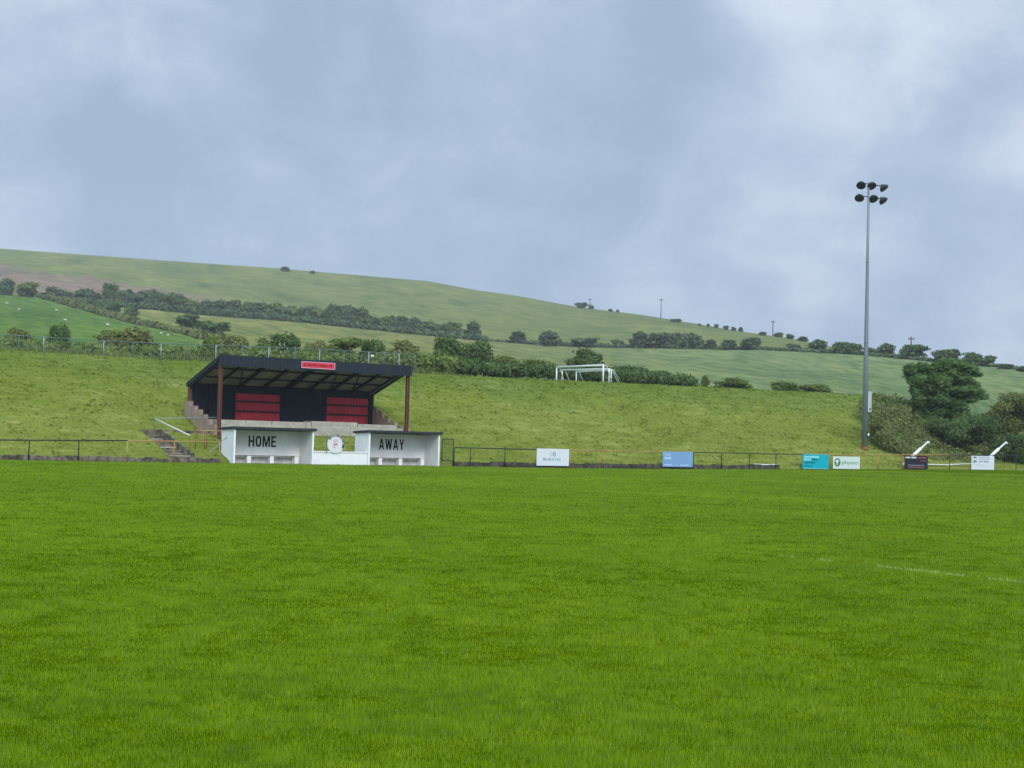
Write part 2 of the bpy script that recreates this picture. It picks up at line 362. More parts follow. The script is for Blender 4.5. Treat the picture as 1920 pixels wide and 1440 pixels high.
def blade_mat(name, colf, transl=0.35, tone='tone', upn=0.0, sheen=0.0):
    m = bpy.data.materials.new(name); m.use_nodes = True; T = m.node_tree; T.nodes.clear()
    o = nd(T, 'ShaderNodeOutputMaterial'); g = nd(T, 'ShaderNodeNewGeometry')
    at_ = nd(T, 'ShaderNodeAttribute', attribute_name=tone)
    c = colf(T, g.outputs['Position'], at_.outputs['Fac'])
    d = nd(T, 'ShaderNodeBsdfDiffuse'); tr = nd(T, 'ShaderNodeBsdfTranslucent'); mx = nd(T, 'ShaderNodeMixShader'); mx.inputs[0].default_value = transl
    if upn:
        va = nd(T, 'ShaderNodeVectorMath', operation='SCALE'); T.links.new(g.outputs['Normal'], va.inputs[0]); va.inputs['Scale'].default_value = 1 - upn
        vb = nd(T, 'ShaderNodeVectorMath', operation='ADD'); T.links.new(va.outputs[0], vb.inputs[0]); vb.inputs[1].default_value = (0, 0, upn)
        vc_ = nd(T, 'ShaderNodeVectorMath', operation='NORMALIZE'); T.links.new(vb.outputs[0], vc_.inputs[0]); T.links.new(vc_.outputs[0], d.inputs['Normal'])
    T.links.new(c, d.inputs[0]); T.links.new(c, tr.inputs[0]); T.links.new(d.outputs[0], mx.inputs[1]); T.links.new(tr.outputs[0], mx.inputs[2])
    if sheen:
        gl = nd(T, 'ShaderNodeBsdfGlossy', Roughness=0.55); fr = nd(T, 'ShaderNodeFresnel', IOR=1.33); m2 = nd(T, 'ShaderNodeMixShader')
        upv = nd(T, 'ShaderNodeCombineXYZ'); upv.inputs[2].default_value = 1.0; T.links.new(upv.outputs[0], fr.inputs['Normal'])
        if upn: T.links.new(vc_.outputs[0], gl.inputs['Normal'])
        T.links.new(mth(T, 'MULTIPLY', mth(T, 'POWER', fr.outputs[0], 3.0), sheen), m2.inputs[0]); T.links.new(mx.outputs[0], m2.inputs[1]); T.links.new(gl.outputs[0], m2.inputs[2]); T.links.new(m2.outputs[0], o.inputs[0])
    else: T.links.new(mx.outputs[0], o.inputs[0])
    return m
def blade_c(T, p, tone):
    c = pitch_colour(T, p)[0]
    s = mth(T, 'ADD', 0.76, mth(T, 'MULTIPLY', tone, 0.60))
    cc = nd(T, 'ShaderNodeCombineXYZ')
    for i in range(3): T.links.new(s, cc.inputs[i])
    c = mixc(T, 1.0, c, cc.outputs[0], 'MULTIPLY')
    return mixc(T, mth(T, 'MULTIPLY', mth(T, 'GREATER_THAN', tone, 0.965), 0.5), c, (0.34, 0.36, 0.12))
M['blade'] = blade_mat('grass_blades', blade_c, 0.3, upn=0.6, sheen=0.022)
BANK_STOPS = [(0.34, (0.085, 0.118, 0.016)), (0.44, (0.145, 0.182, 0.027)), (0.54, (0.195, 0.225, 0.042)), (0.66, (0.340, 0.330, 0.100))]
def bank_col(T, p):
    rot = TH
    a = noise_n(T, p, 0.14, 3.0, 0.5)
    b = noise_n(T, p, 0.9, 6.0, 0.68, (0.45, 1.3, 1.3), rot)
    c = noise_n(T, p, 3.6, 4.0, 0.7, (0.5, 1.3, 1.3), rot)
    f = mth(T, 'ADD', mth(T, 'MULTIPLY', a, 0.22), mth(T, 'ADD', mth(T, 'MULTIPLY', b, 0.40), mth(T, 'MULTIPLY', c, 0.38)))
    c = ramp(T, f, BANK_STOPS)
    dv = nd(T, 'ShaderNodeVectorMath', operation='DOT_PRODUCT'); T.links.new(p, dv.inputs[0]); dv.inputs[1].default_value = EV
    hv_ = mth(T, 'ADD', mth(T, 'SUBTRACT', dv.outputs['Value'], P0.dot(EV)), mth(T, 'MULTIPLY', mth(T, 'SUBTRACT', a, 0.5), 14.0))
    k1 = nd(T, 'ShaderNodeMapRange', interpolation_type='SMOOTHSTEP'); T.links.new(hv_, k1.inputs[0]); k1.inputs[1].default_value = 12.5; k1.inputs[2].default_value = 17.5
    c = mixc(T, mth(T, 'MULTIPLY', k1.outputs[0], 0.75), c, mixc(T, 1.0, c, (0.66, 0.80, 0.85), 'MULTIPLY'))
    return c
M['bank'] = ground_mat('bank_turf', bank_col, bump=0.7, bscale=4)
def bank_b(T, p, tone):
    c = bank_col(T, p); s = mth(T, 'ADD', 0.84, mth(T, 'MULTIPLY', tone, 0.50)); cc = nd(T, 'ShaderNodeCombineXYZ')
    for i in range(3): T.links.new(s, cc.inputs[i])
    return mixc(T, 1.0, c, cc.outputs[0], 'MULTIPLY')
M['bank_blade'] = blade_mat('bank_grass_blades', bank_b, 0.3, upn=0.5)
def hill_c(T, p):
    a = nd(T, 'ShaderNodeAttribute', attribute_name='crop')
    # rows and wind-laid streaks follow the slope
    d_ = on_land(1116, 604) - on_land(983, 569); ra = math.atan2(d_.y, d_.x)
    s1 = noise_n(T, p, 0.016, 5.0, 0.6, (0.35, 2.2, 0.6), ra)
    s2 = noise_n(T, p, 0.06, 5.0, 0.65, (0.5, 1.2, 0.8), ra + 0.2)
    f = mth(T, 'ADD', mth(T, 'MULTIPLY', s1, 0.55), mth(T, 'MULTIPLY', s2, 0.45))
    v = ramp(T, f, [(0.36, (0.58, 0.68, 0.66)), (0.45, (0.88, 0.92, 0.90)), (0.54, (1.06, 1.03, 1.0)), (0.64, (1.32, 1.22, 1.15))])
    c = mixc(T, 1.0, a.outputs['Color'], v, 'MULTIPLY')
    rw = nd(T, 'ShaderNodeAttribute', attribute_name='rows')
    st = noise_n(T, rw.outputs['Vector'], 1.0, 3.0, 0.55)
    sb = noise_n(T, rw.outputs['Vector'], 2.7, 4.0, 0.6)
    c = mixc(T, 1.0, c, ramp(T, sb, [(0.38, (0.68, 0.78, 0.78)), (0.50, (1.0, 1.0, 1.0)), (0.62, (1.24, 1.13, 1.10))]), 'MULTIPLY')
    k = mth(T, 'MULTIPLY', ramp(T, st, [(0.58, (0, 0, 0)), (0.66, (1, 1, 1))]), 0.62)
    return mixc(T, k, c, (0.085, 0.125, 0.055))

def leaf_mat(name, base, var, transl=0.25, nscale=0.5):
    def f(T, p, tone):
        n = noise_n(T, p, nscale, 3.0, 0.6)
        c = ramp(T, n, [(0.32, base), (0.68, var)])
        s = mth(T, 'ADD', 0.55, mth(T, 'MULTIPLY', tone, 0.95)); cc = nd(T, 'ShaderNodeCombineXYZ')
        for i in range(3): T.links.new(s, cc.inputs[i])
        return mixc(T, 1.0, c, cc.outputs[0], 'MULTIPLY')
    return blade_mat(name, f, transl, upn=0.25)
M['leaf_dark'] = leaf_mat('dark_leaves', (0.075, 0.125, 0.040), (0.120, 0.175, 0.060))
M['leaf_mid'] = leaf_mat('green_leaves', (0.105, 0.160, 0.040), (0.170, 0.215, 0.060))
M['leaf_far'] = leaf_mat('far_leaves', (0.085, 0.128, 0.056), (0.125, 0.170, 0.075), nscale=0.15)
M['leaf_olive'] = leaf_mat('olive_leaves', (0.140, 0.170, 0.050), (0.210, 0.215, 0.080))
M['leaf_brown'] = leaf_mat('brownish_leaves', (0.110, 0.145, 0.042), (0.190, 0.205, 0.072))
M['leaf_big'] = leaf_mat('windblown_leaves', (0.058, 0.110, 0.032), (0.105, 0.168, 0.050), nscale=0.4)
M['rough_grass'] = leaf_mat('rough_grass', (0.110, 0.160, 0.045), (0.190, 0.225, 0.075), nscale=0.3)
M['blossom'] = mat('white_blossom', (0.72, 0.72, 0.58), 0.9, 0.1, 5)

# ------------------------------------------------------------------ ground: pitch, bank, hill
st_u = u_at(338, 1.0, 0.35)
def gz(u, v):      # the pitch lifts a little towards its far right corner
    return 0.38 * sstep(38, 92, np.asarray(u, float)) * sstep(-45, 0, np.asarray(v, float))
S_U0 = u_at(410, 6.0, 2.0); S_U1 = u_at(762, 6.0, 2.0); S_V0 = 6.0; S_V1 = 11.4     # stand footprint
D_U0 = u_at(438, -0.35, 1.0) + 0.05; D_U1 = u_at(824.5, -0.35, 1.0) - 0.05   # dugouts
_eu = [u_at(1640, v_, 4) for v_ in (0, 10, 20, 40)]
END_U = lambda v: np.interp(v, (0, 10, 20, 40), _eu)
def bank_h(u, v, notch=True):
    u = np.asarray(u, float); v = np.asarray(v, float)
    z = np.interp(v, [-1, 0.15, 0.3, 1.85, 6.0, 12, 19.2, 20.4, 22.5, 47, 50], [0, 0.0, 0.16, 0.72, 2.1, 4.35, 7.12, 7.40, 7.42, 7.0, 6.4])
    lump = (vn1(u * 0.35, v * 0.35) - 0.5) * 0.30 + (vn2(u * 1.1, v * 1.1) - 0.5) * 0.12
    z = z + lump * sstep(2, 6, v) * (1 - 0.75 * sstep(15, 20, v))
    # beyond the end of the terrace the bank runs down into the scrub
    k = sstep(-1, 16, u - END_U(v))
    z = z * (1 - k * 0.55)
    z = z - 1.0 * sstep(-7, -1, u - S_U0) * (u < S_U0 + 3) * sstep(5.5, 8.5, v) * (1 - sstep(11.5, 15.5, v))
    z = z - 0.30 * sstep(3.5, 6.0, v) * (1 - sstep(7.5, 9.5, v)) * sstep(st_u - 5, st_u - 2.5, u) * (u < S_U0)
    cut = (np.abs(u - st_u) < 0.78) & (v > 0.6) & (v < 6.5)
    z = np.where(cut, np.minimum(z, 0.35 + 0.2 * (v - 1) - 0.3), z)
    z = np.where((u > st_u - 2.6) & (u < S_U0 - .1) & (v > 6.4) & (v < 7.5), np.minimum(z, 1.7), z)
    z = z - 0.34 * sstep(3.2, 5.6, v) * (v < 7) * (u > S_U0 - 0.2) * (u < S_U1 + 0.2)
    z = z + gz(u, v)
    if notch:
        ins = (u > S_U0 - 0.15) & (u < S_U1 + 0.15) & (v > S_V0 + 0.25) & (v < S_V1 - 0.05)
        z = np.where(ins, 1.5, z)
        z = np.where((u > D_U0) & (u < D_U1) & (v < 1.52), -0.12, z)
    return z
def grid_mesh(name, us, vs, hf, mt, smooth=True):
    U, V = np.meshgrid(us, vs); Z = hf(U, V); X = P0.x + EU.x * U + EV.x * V; Y = P0.y + EU.y * U + EV.y * V
    P = np.stack([X, Y, Z], -1).reshape(-1, 3); nu = len(us); i = np.arange(len(vs) - 1)[:, None] * nu + np.arange(nu - 1)[None, :]
    Q = np.stack([i, i + 1, i + 1 + nu, i + nu], -1).reshape(-1, 4)
    return link(bpy.data.objects.new(name, npmesh(name, P, Q, mt, smooth)))
o = grid_mesh('pitch', np.linspace(-150, 260, 206), np.linspace(-220, 0.3, 100), lambda u, v: gz(u, v), M['pitch'])
tag(o, kind='structure')
us = np.unique(np.concatenate([np.arange(-70, 190, 0.6), [st_u - .8, st_u - .76, st_u + .76, st_u + .8, st_u - 2.62, st_u - 2.58, S_U0 - 0.12, S_U0 - 0.18, S_U1 + 0.12, S_U1 + 0.18, D_U0 - .02, D_U0 + .02, D_U1 - .02, D_U1 + .02]]))
vs = np.unique(np.concatenate([[0.15, 0.3], np.arange(0.7, 24, 0.45), np.arange(24, 51, 1.5), [1.50, 1.54, .58, .62, 6.38, 6.42, 6.48, 6.52, 7.48, 7.52, S_V0 + 0.2, S_V0 + 0.3, S_V1 - 0.1, S_V1 - 0.02]]))
o = grid_mesh('grass_bank', us, vs, bank_h, M['bank']); tag(o, kind='structure')

def lerpx(tab):
    xs = [a for a, _ in tab]; ys = [b for _, b in tab]
    return lambda x: np.interp(x, xs, ys)
# photo rows of the land beyond the bank (crest, hedge foot, skyline) with their distances
y_crest = lerpx([(-900, 640), (0, 657), (395, 672), (815, 690), (1165, 708), (1450, 729), (1600, 738), (1900, 752), (2800, 800)])
y_D = lerpx([(-900, 500), (0, 551), (85, 560), (200, 572), (300, 580), (370, 588), (560, 602), (700, 617), (910, 638), (1000, 645), (1100, 650), (1430, 655), (1600, 663), (1750, 677), (1900, 690), (2300, 725), (2800, 760)])
Y_D = lerpx([(-900, 760), (0, 700), (600, 650), (1000, 600), (1400, 540), (1700, 440), (1900, 390), (2800, 360)])
y_E = lerpx([(-900, 430), (0, 466), (300, 488), (520, 503), (800, 527), (900, 545), (960, 553), (1080, 575), (1200, 590), (1300, 606), (1380, 620), (1480, 634), (1560, 650), (1640, 661), (1724, 671), (1900, 687), (2300, 722), (2800, 757)])
Y_E = lerpx([(-900, 1500), (0, 1350), (600, 1200), (1000, 1050), (1300, 850), (1500, 680), (1640, 480), (1900, 405), (2800, 375)])
def vline(px, v, z): 
    u = u_at(px, v, z); return L(u, v, z)
COLS = np.arange(-900, 2801, 10.0)
_ya = np.array([vline(x, 47, 6.9).y for x in COLS[::10]]); Y_A = lambda x: np.interp(x, COLS[::10], _ya)
def terr(px, t):
    """t 0..1 bank edge to hedge foot, 1..2 hedge foot to skyline, 2..3 over the top -> world point"""
    YA = Y_A(px); YB = YA + 12; yB = y_crest(px) + 5
    if t <= 0: return vline(px, 46, 6.85)
    if t <= 0.1:
        a = Vector(vline(px, 46, 6.85)); b = at(px, yB, YB); return a.lerp(b, t / 0.1)
    if t <= 1:
        s = (t - 0.1) / 0.9; return at(px, yB + (y_D(px) - yB) * s, YB + (Y_D(px) - YB) * (0.75 * s + 0.25 * s * s))
    if t <= 2:
        s = t - 1; return at(px, y_D(px) + (y_E(px) - y_D(px)) * (1 - (1 - s) ** 1.35), Y_D(px) + (Y_E(px) - Y_D(px)) * s)
    p = at(px, y_E(px), Y_E(px)); s = t - 2
    return Vector((p.x * (1 + 0.5 * s), p.y * (1 + 0.5 * s), p.z - 60 * s ** 1.3))
def on_land(px, py):
    yB = y_crest(px) + 5
    if py > y_D(px): t = 0.1 + 0.9 * (yB - py) / (yB - y_D(px))
    else:
        q = min(1, (y_D(px) - py) / max(0.1, y_D(px) - y_E(px))); t = 2 - (1 - q) ** (1 / 1.35)
    return terr(px, max(0.11, min(2.0, t)))
M['hill'] = ground_mat('hill_fields', hill_c, bump=0.0)
TS = np.concatenate([[0, 0.05], np.linspace(0.1, 1, 60), 1 + np.linspace(0, 1, 71)[1:], [2.05, 2.15, 2.4, 3.0]])
HV = []; HC = []
h2 = lerpx([(-900, 500), (0, 546), (60, 552), (140, 576), (240, 603), (330, 622), (372, 634), (420, 700)])     # lower edge of the sloping hedge
def crop_at(px, py, t):
    if t > 1:
        c = (0.158, 0.182, 0.066)
        n = vn3(px * 0.02 + 5, py * 0.09)
        c = (c[0] * (0.93 + 0.14 * n), c[1] * (0.95 + 0.1 * n), c[2])
        # bare, brownish strip above the hedge at the left
        top = np.interp(px, [-400, 0, 60, 130, 165, 215, 300, 420, 520], [470, 492, 505, 518, 513, 524, 540, 556, 566]) + (vn1(px * 0.06, 3.3) - 0.5) * 9
        bot = np.interp(px, [-400, 0, 60, 100, 300, 430], [560, 540, 546, 560, 575, 562])
        if top < py < bot:
            k = min(1, (py - top) / 4) * (1.0 if px < 330 else max(0, 1 - (px - 330) / 120)) * (0.75 + 0.25 * vn2(px * 0.05, py * 0.2))
            b = (0.235, 0.165, 0.125); c = tuple(c[i] * (1 - k) + b[i] * k for i in range(3))
        return c
    if px < 400 and py > h2(px) + 1: return (0.100, 0.168, 0.036)
    if px < 900: return (0.180, 0.190, 0.060)
    k = min(1, (px - 900) / 500); a = (0.165, 0.182, 0.064); b = (0.155, 0.200, 0.084)
    return tuple(a[i] * (1 - k) + b[i] * k for i in range(3))
for t in TS:
    for x in COLS:
        p = terr(x, t); HV.append(tuple(p)); q = proj(p) if t > 0.1 else (x, 690); HC.append((*crop_at(q[0], q[1], t), 1.0))
nu = len(COLS); i = np.arange(len(TS) - 1)[:, None] * nu + np.arange(nu - 1)[None, :]
Q = np.stack([i, i + 1, i + 1 + nu, i + nu], -1).reshape(-1, 4)
me = npmesh('hill', HV, Q, M['hill'], True)
ca = me.color_attributes.new('crop', 'FLOAT_COLOR', 'POINT'); ca.data.foreach_set('color', np.array(HC, dtype=np.float32).ravel())
# surface coordinates that follow the drilled rows, sloping down to the right
RW = np.array([(x * 0.011, (t + x * 0.00143) * (26 if t > 1 else 9), t * 0.0) for t in TS for x in COLS], dtype=np.float32)
ra_ = me.attributes.new('rows', 'FLOAT_VECTOR', 'POINT'); ra_.data.foreach_set('vector', RW.ravel())
tag(link(bpy.data.objects.new('hill', me)), kind='structure')
# base ground sheet far out to the horizon, under everything
mb = MB(); mb.v = [Vector(p) for p in ((-4000, -3000, -3), (4000, -3000, -3), (4000, 6000, -3), (-4000, 6000, -3))]; mb.f = [(0, 1, 2, 3)]
tag(mb.build('ground', M['bank']), kind='structure')

# ------------------------------------------------------------------ grass blades
def blades(name, X, Y, Z, Wd, H, mt, rng, lean=0.45):
    n = len(X); a = rng.rand(n) * 2 * np.pi; la = rng.rand(n) * 2 * np.pi; ll = rng.rand(n) * lean * H
    dx, dy = np.cos(a) * Wd / 2, np.sin(a) * Wd / 2
    v = np.empty((n, 3, 3), np.float32)
    v[:, 0] = np.stack([X - dx, Y - dy, Z], -1); v[:, 1] = np.stack([X + dx, Y + dy, Z], -1)
    v[:, 2] = np.stack([X + np.cos(la) * ll, Y + np.sin(la) * ll, Z + H], -1)
    me = npmesh(name, v.reshape(-1, 3), np.arange(3 * n).reshape(n, 3), mt)
    at_ = me.attributes.new('tone', 'FLOAT', 'FACE'); at_.data.foreach_set('value', rng.rand(n).astype(np.float32))
    o = link(bpy.data.objects.new(name, me)); return o
rng = np.random.RandomState(5)
NB = 1900000
# density falls as 1/Y^2.. so that each picture area gets about the same number of blades
yy = 5.5 * (115 / 5.5) ** rng.rand(NB); xx = (rng.rand(NB) * 2 - 1) * (0.385 * yy + 1.0)
NM = 900000      # the turf either side of and behind the framed part
y2 = 1.5 * (125 / 1.5) ** rng.rand(NM); x2 = (rng.rand(NM) * 2 - 1) * (0.50 * y2 + 14)
km = (np.abs(x2) > 0.385 * y2 + 1.0) | (y2 < 5.5); xx = np.concatenate([xx, x2[km]]); yy = np.concatenate([yy, y2[km]])
uu = (xx - P0.x) * EU.x + (yy - P0.y) * EU.y; vv = (xx - P0.x) * EV.x + (yy - P0.y) * EV.y
k = vv < 0.12; xx, yy, uu, vv = xx[k], yy[k], uu[k], vv[k]
cl = vn1(xx * 2.6, yy * 2.3) * 0.46 + vn2(xx * 6.5, yy * 6.0) * 0.34 + vn3(xx * 0.6, yy * 0.5) * 0.2
hh = (0.014 + 0.052 * cl ** 1.4) * (0.5 + 0.7 * rng.rand(len(xx)))
ww = 0.0037 * (np.maximum(yy, 5) / 8) ** 0.95 * np.where(np.abs(xx) > 0.385 * yy + 1.0, 1.7, 1.0)
hh = hh * np.minimum(1 + (yy - 8) / 160, 1.3)
keep = rng.rand(len(xx)) < 0.38 + 1.6 * np.clip(cl - 0.24, 0, 1)
hh = np.where(rng.rand(len(xx)) < 0.0006, hh * 2.6, hh)      # a few seed stems stand taller
g = blades('grass', xx[keep], yy[keep], gz(uu, vv)[keep] - 0.002, ww[keep], hh[keep], M['blade'], rng)
tag(g, kind='stuff')
NB = 170000
bu = rng.rand(NB) * 150 - 25; bv = rng.rand(NB) * 25 + 0.35
ins = (bu > S_U0 - 0.1) & (bu < S_U1 + 0.1) & (bv > S_V0 - 0.1) & (bv < S_V1 + 0.1)
ins |= (bu > st_u - 0.9) & (bu < st_u + 0.9) & (bv < 7.6)
ins |= (bu > st_u - 2.8) & (bu < S_U0 + .2) & (bv > 6.1) & (bv < 7.7)
ins |= (bv < 2.1) & (bu > u_at(430, 0)) & (bu < u_at(828, 0))
bu, bv = bu[~ins], bv[~ins]
cl = vn2(bu * 1.3, bv * 2.2) * 0.6 + vn3(bu * 3.5, bv * 5) * 0.4
k = rng.rand(len(bu)) < (0.15 + 1.3 * np.clip(cl - 0.25, 0, 1)); bu, bv, cl = bu[k], bv[k], cl[k]
hh = 0.04 + 0.14 * cl * rng.rand(len(bu))
bx = P0.x + EU.x * bu + EV.x * bv; by = P0.y + EU.y * bu + EV.y * bv
g = blades('rough_grass', bx, by, bank_h(bu, bv) - 0.03, 0.08 + 0.30 * rng.rand(len(bu)), hh, M['bank_blade'], rng, 1.3)
tag(g, kind='stuff')
# taller uncut fringe behind the crest railing
NB = 60000
bu = rng.rand(NB) * 100 - 30; bv = 22.3 + rng.rand(NB) ** 1.3 * 14; lim = u_at(830, 24, 8)
k = (bu < lim + (rng.rand(NB) - 0.5) * 3); bu, bv = bu[k], bv[k]
hh = (0.25 + 0.75 * vn1(bu * 0.6, bv * 0.5)) * (0.4 + 0.6 * rng.rand(len(bu)))
bx = P0.x + EU.x * bu + EV.x * bv; by = P0.y + EU.y * bu + EV.y * bv
g = blades('tall_grass', bx, by, bank_h(bu, bv) - 0.03, 0.06 + 0.07 * rng.rand(len(bu)), hh, M['rough_grass'], rng, 0.7)
tag(g, kind='stuff')

# ------------------------------------------------------------------ lettering
def lettering(text, height, width, mt, name='lettering', parent=None, loc=(0, 0, 0), bold=0.02, depth=0.006, rot=None, keep_h=True):
    cu = bpy.data.curves.new('t', 'FONT'); cu.body = text; cu.size = 1; cu.offset = bold; cu.space_character = 1.0 + bold * 7; cu.extrude = 0.02; cu.resolution_u = 3
    to = bpy.data.objects.new('t', cu); C.objects.link(to); bpy.context.view_layer.update()
    me = bpy.data.meshes.new_from_object(to.evaluated_get(bpy.context.evaluated_depsgraph_get())); bpy.data.objects.remove(to)
    co = np.empty(len(me.vertices) * 3); me.vertices.foreach_get('co', co); co = co.reshape(-1, 3)
    mn, mx = co.min(0), co.max(0); s = width / (mx[0] - mn[0]); sy = height / (mx[1] - mn[1])
    V = np.stack([(co[:, 0] - (mn[0] + mx[0]) / 2) * s, -(co[:, 2] - mn[2]) / max(1e-6, mx[2] - mn[2]) * depth, (co[:, 1] - (mn[1] + mx[1]) / 2) * sy], -1)
    me.vertices.foreach_set('co', V.astype(np.float32).ravel()); me.materials.clear(); me.materials.append(mt); me.update()
    o = link(bpy.data.objects.new(name, me)); o.location = loc
    if parent: o.parent = parent
    return o

def wordrun(root, W, H, x0, x1, z0, z1, mt, seed=1, y=-0.0125):
    """a line of print too small to read: close-set strokes of uneven height on a thin baseline"""
    rg_ = random.Random(seed); mb = MB(); x = x0; h = z1 - z0
    mb.box((x0 - .5) * W, (x1 - .5) * W, y - .003, y, (z0 + h * .38 - .5) * H, (z0 + h * .62 - .5) * H)
    while x < x1 - .01:
        w1 = rg_.uniform(.016, .030); t = z1 - rg_.choice((0, 0, .25)) * h; b = z0
        mb.box((x - .5) * W, (min(x + w1, x1) - .5) * W, y - .0045, y - .0032, (b - .5) * H, (t - .5) * H); x += w1 + .007
    return mb.build('print', mt, root)

# ------------------------------------------------------------------ perimeter railing (left, right) and low wall
def rail_z(px, u, v, py): return z_at(py, u, v)
def railing(name, posts_px, v, rail_tab, base_fn, label, mats, r=0.038, extra=()):
    """posts_px: pixel x of posts; rail_tab px->py; mats: fn(px)->material"""
    u0_ = u_at(posts_px[0], v); root = empty(name, L(u0_, v, 0), TH, label, 'railing')
    pts = []
    for px in posts_px:
        u = u_at(px, v); z = z_at(rail_tab(px), u, v); pts.append((u - u0_, z, px))
    k = 0
    while k < len(pts) - 1:       # rails run in lengths of one colour
        mt = mats(pts[k][2] + 1); j = k
        while j < len(pts) - 1 and mats(pts[j][2] + 1) is mt: j += 1
        mb = MB(); mb.path([(a, 0, z) for a, z, _ in pts[k:j + 1]], r, 8); mb.build('rail', mt, root, True); k = j
    for a, z, px in pts:
        b = float(base_fn(a + u0_)); mb = MB(); mb.tube((a, 0, b), (a, 0, z - r * 0.6), r * 0.9); mb.build('post', mats(px), root, True)
    return root, u0_
rl = lerpx([(-200, 823), (0, 825), (235, 826), (410, 829)])
railing('perimeter_railing', [-222, -128, -36, 55, 148, 239, 327, 412], 0.0, rl, lambda u: 0.02,
        'long post and rail barrier left of the dugouts, half green, half rusted orange', lambda px: M['green_paint'] if px < 235 else M['yellow_rust'])
rr = lerpx([(850, 839), (1007, 843), (1240, 847), (1500, 852), (1900, 853.5), (2200, 856)])
pr = [852, 882, 947, 1008, 1069, 1130, 1188, 1244, 1300, 1353, 1405, 1455, 1505, 1555, 1603, 1647, 1692, 1737, 1780, 1822, 1864, 1905, 1945, 1985, 2024, 2062]
def rm(px):
    if px < 1005: return M['green_paint']
    if px < 1299: return M['yellow_rust']
    if px < 1500: return M['green_paint']
    if px < 1778: return M['yellow_rust']
    return M['green_paint']
railing('perimeter_railing', pr, 0.0, rr, lambda u: gz(u, 0) + 0.0, 'very long post and rail barrier carrying the advertising boards right of the dugouts', rm)
def low_wall(name, px0, px1, v0, v1, h, label, mt, n=14, hv=0.04):
    a = u_at(px0, v0, 0.2); b = u_at(px1, v0, 0.2); root = L(a, 0, 0); mb = MB(); rg = random.Random(4)
    for i in range(n):
        x0 = (b - a) * i / n; x1 = (b - a) * (i + 1) / n; hh = h + rg.uniform(-hv, hv); g0 = float(gz(a + x0, 0))
        mb.box(x0 + 0.006, x1 - 0.006, v0 + rg.uniform(-.01, .01), v1, -0.2, g0 + hh)
    o = mb.build(name, mt, None, False, 0.012); o.location = root; o.rotation_euler = (0, 0, TH); return tag(o, label, 'low wall')
low_wall('retaining_wall', -260, 414, 0.08, 0.34, 0.27, 'low mossy concrete retaining wall under the railing left of the dugouts', M['old_wall'], 30, 0.06)
low_wall('retaining_wall', 852, 1462, 0.08, 0.34, 0.34, 'low dark retaining wall under the railing right of the dugouts', M['dark_wall'], 30, 0.05)

# gate panel beside the away dugout
ua = u_at(828, 0.02); ub = u_at(850.5, 0.02)
root = empty('railing_gate', L(ua, 0.02, 0), TH, 'taller dark green mesh gate between the away dugout and the railing', 'gate')
w_ = ub - ua; zt = z_at(823.5, ub, 0); mb = MB()
mb.tube((0.03, 0, 0.3), (0.03, 0, zt), 0.035).tube((w_ - 0.03, 0, 0.0), (w_ - 0.03, 0, zt), 0.035).tube((0.03, 0, zt), (w_ - .03, 0, zt), 0.03).tube((0.03, 0, 0.38), (w_ - .03, 0, 0.38), 0.03)
mb.build('gate_frame', M['green_paint'], root, True); mb = MB()
for i in range(1, 9): mb.tube((w_ * i / 9, 0, 0.38), (w_ * i / 9, 0, zt), 0.007, n=4)
for i in range(1, 10): mb.tube((0, 0, 0.38 + (zt - .38) * i / 10), (w_, 0, 0.38 + (zt - .38) * i / 10), 0.007, n=4)
mb.build('mesh_infill', M['green_paint'], root)

# ------------------------------------------------------------------ dugouts
_s = .27
GL = {'H': (.92, [[(0, 0), (_s, 0), (_s, .42), (1 - _s, .42), (1 - _s, 0), (1, 0), (1, 1), (1 - _s, 1), (1 - _s, .59), (_s, .59), (_s, 1), (0, 1)]]),
      'E': (.80, [[(0, 0), (1, 0), (1, .16), (.32, .16), (.32, .42), (.9, .42), (.9, .58), (.32, .58), (.32, .84), (1, .84), (1, 1), (0, 1)]]),
      'M': (1.2, [[(0, 0), (.2, 0), (.2, .66), (.41, 0), (.59, 0), (.8, .66), (.8, 0), (1, 0), (1, 1), (.73, 1), (.5, .34), (.27, 1), (0, 1)]]),
      'A': (1.05, [[(0, 0), (.25, 0), (.32, .2), (.5, .2), (.5, .38), (.38, .38), (.5, .76), (.5, 1), (.36, 1)], [(1, 0), (.64, 1), (.5, 1), (.5, .76), (.62, .38), (.5, .38), (.5, .2), (.68, .2), (.75, 0)]]),
      'W': (1.45, [[(.2, 0), (.38, 0), (.5, .58), (.62, 0), (.8, 0), (1, 1), (.82, 1), (.71, .40), (.59, 1), (.41, 1), (.29, .40), (.18, 1), (0, 1)]]),
      'Y': (1.0, [[(.37, 0), (.63, 0), (.63, .40), (1, 1), (.73, 1), (.5, .60), (.27, 1), (0, 1), (.37, .40)]])}
_o = [(.5 + .5 * math.copysign(abs(math.cos(t)) ** .8, math.cos(t)), .5 + .5 * math.copysign(abs(math.sin(t)) ** .8, math.sin(t))) for t in np.linspace(math.pi / 2, math.pi * 1.5, 16)]
_i = [(.5 + (x - .5) * .44, .5 + (z - .5) * .66) for x, z in _o]
GL['O'] = (.95, [_o + _i[::-1], [(1 - x, z) for x, z in _o[::-1]] + [(1 - x, z) for x, z in _i]])
def painted_word(word, xc, y, z0, z1, width, parent):
    tot = sum(GL[c][0] for c in word) + .2 * (len(word) - 1); k = width / tot; x = xc - width / 2
    for c in word:
        wd, polys = GL[c]; mb = MB()
        for pl in polys: mb.prism([(x + a * wd * k, z0 + b * (z1 - z0)) for a, b in pl], y - .006, y)
        mb.build('letter', M['black'], parent); x += (wd + .2) * k
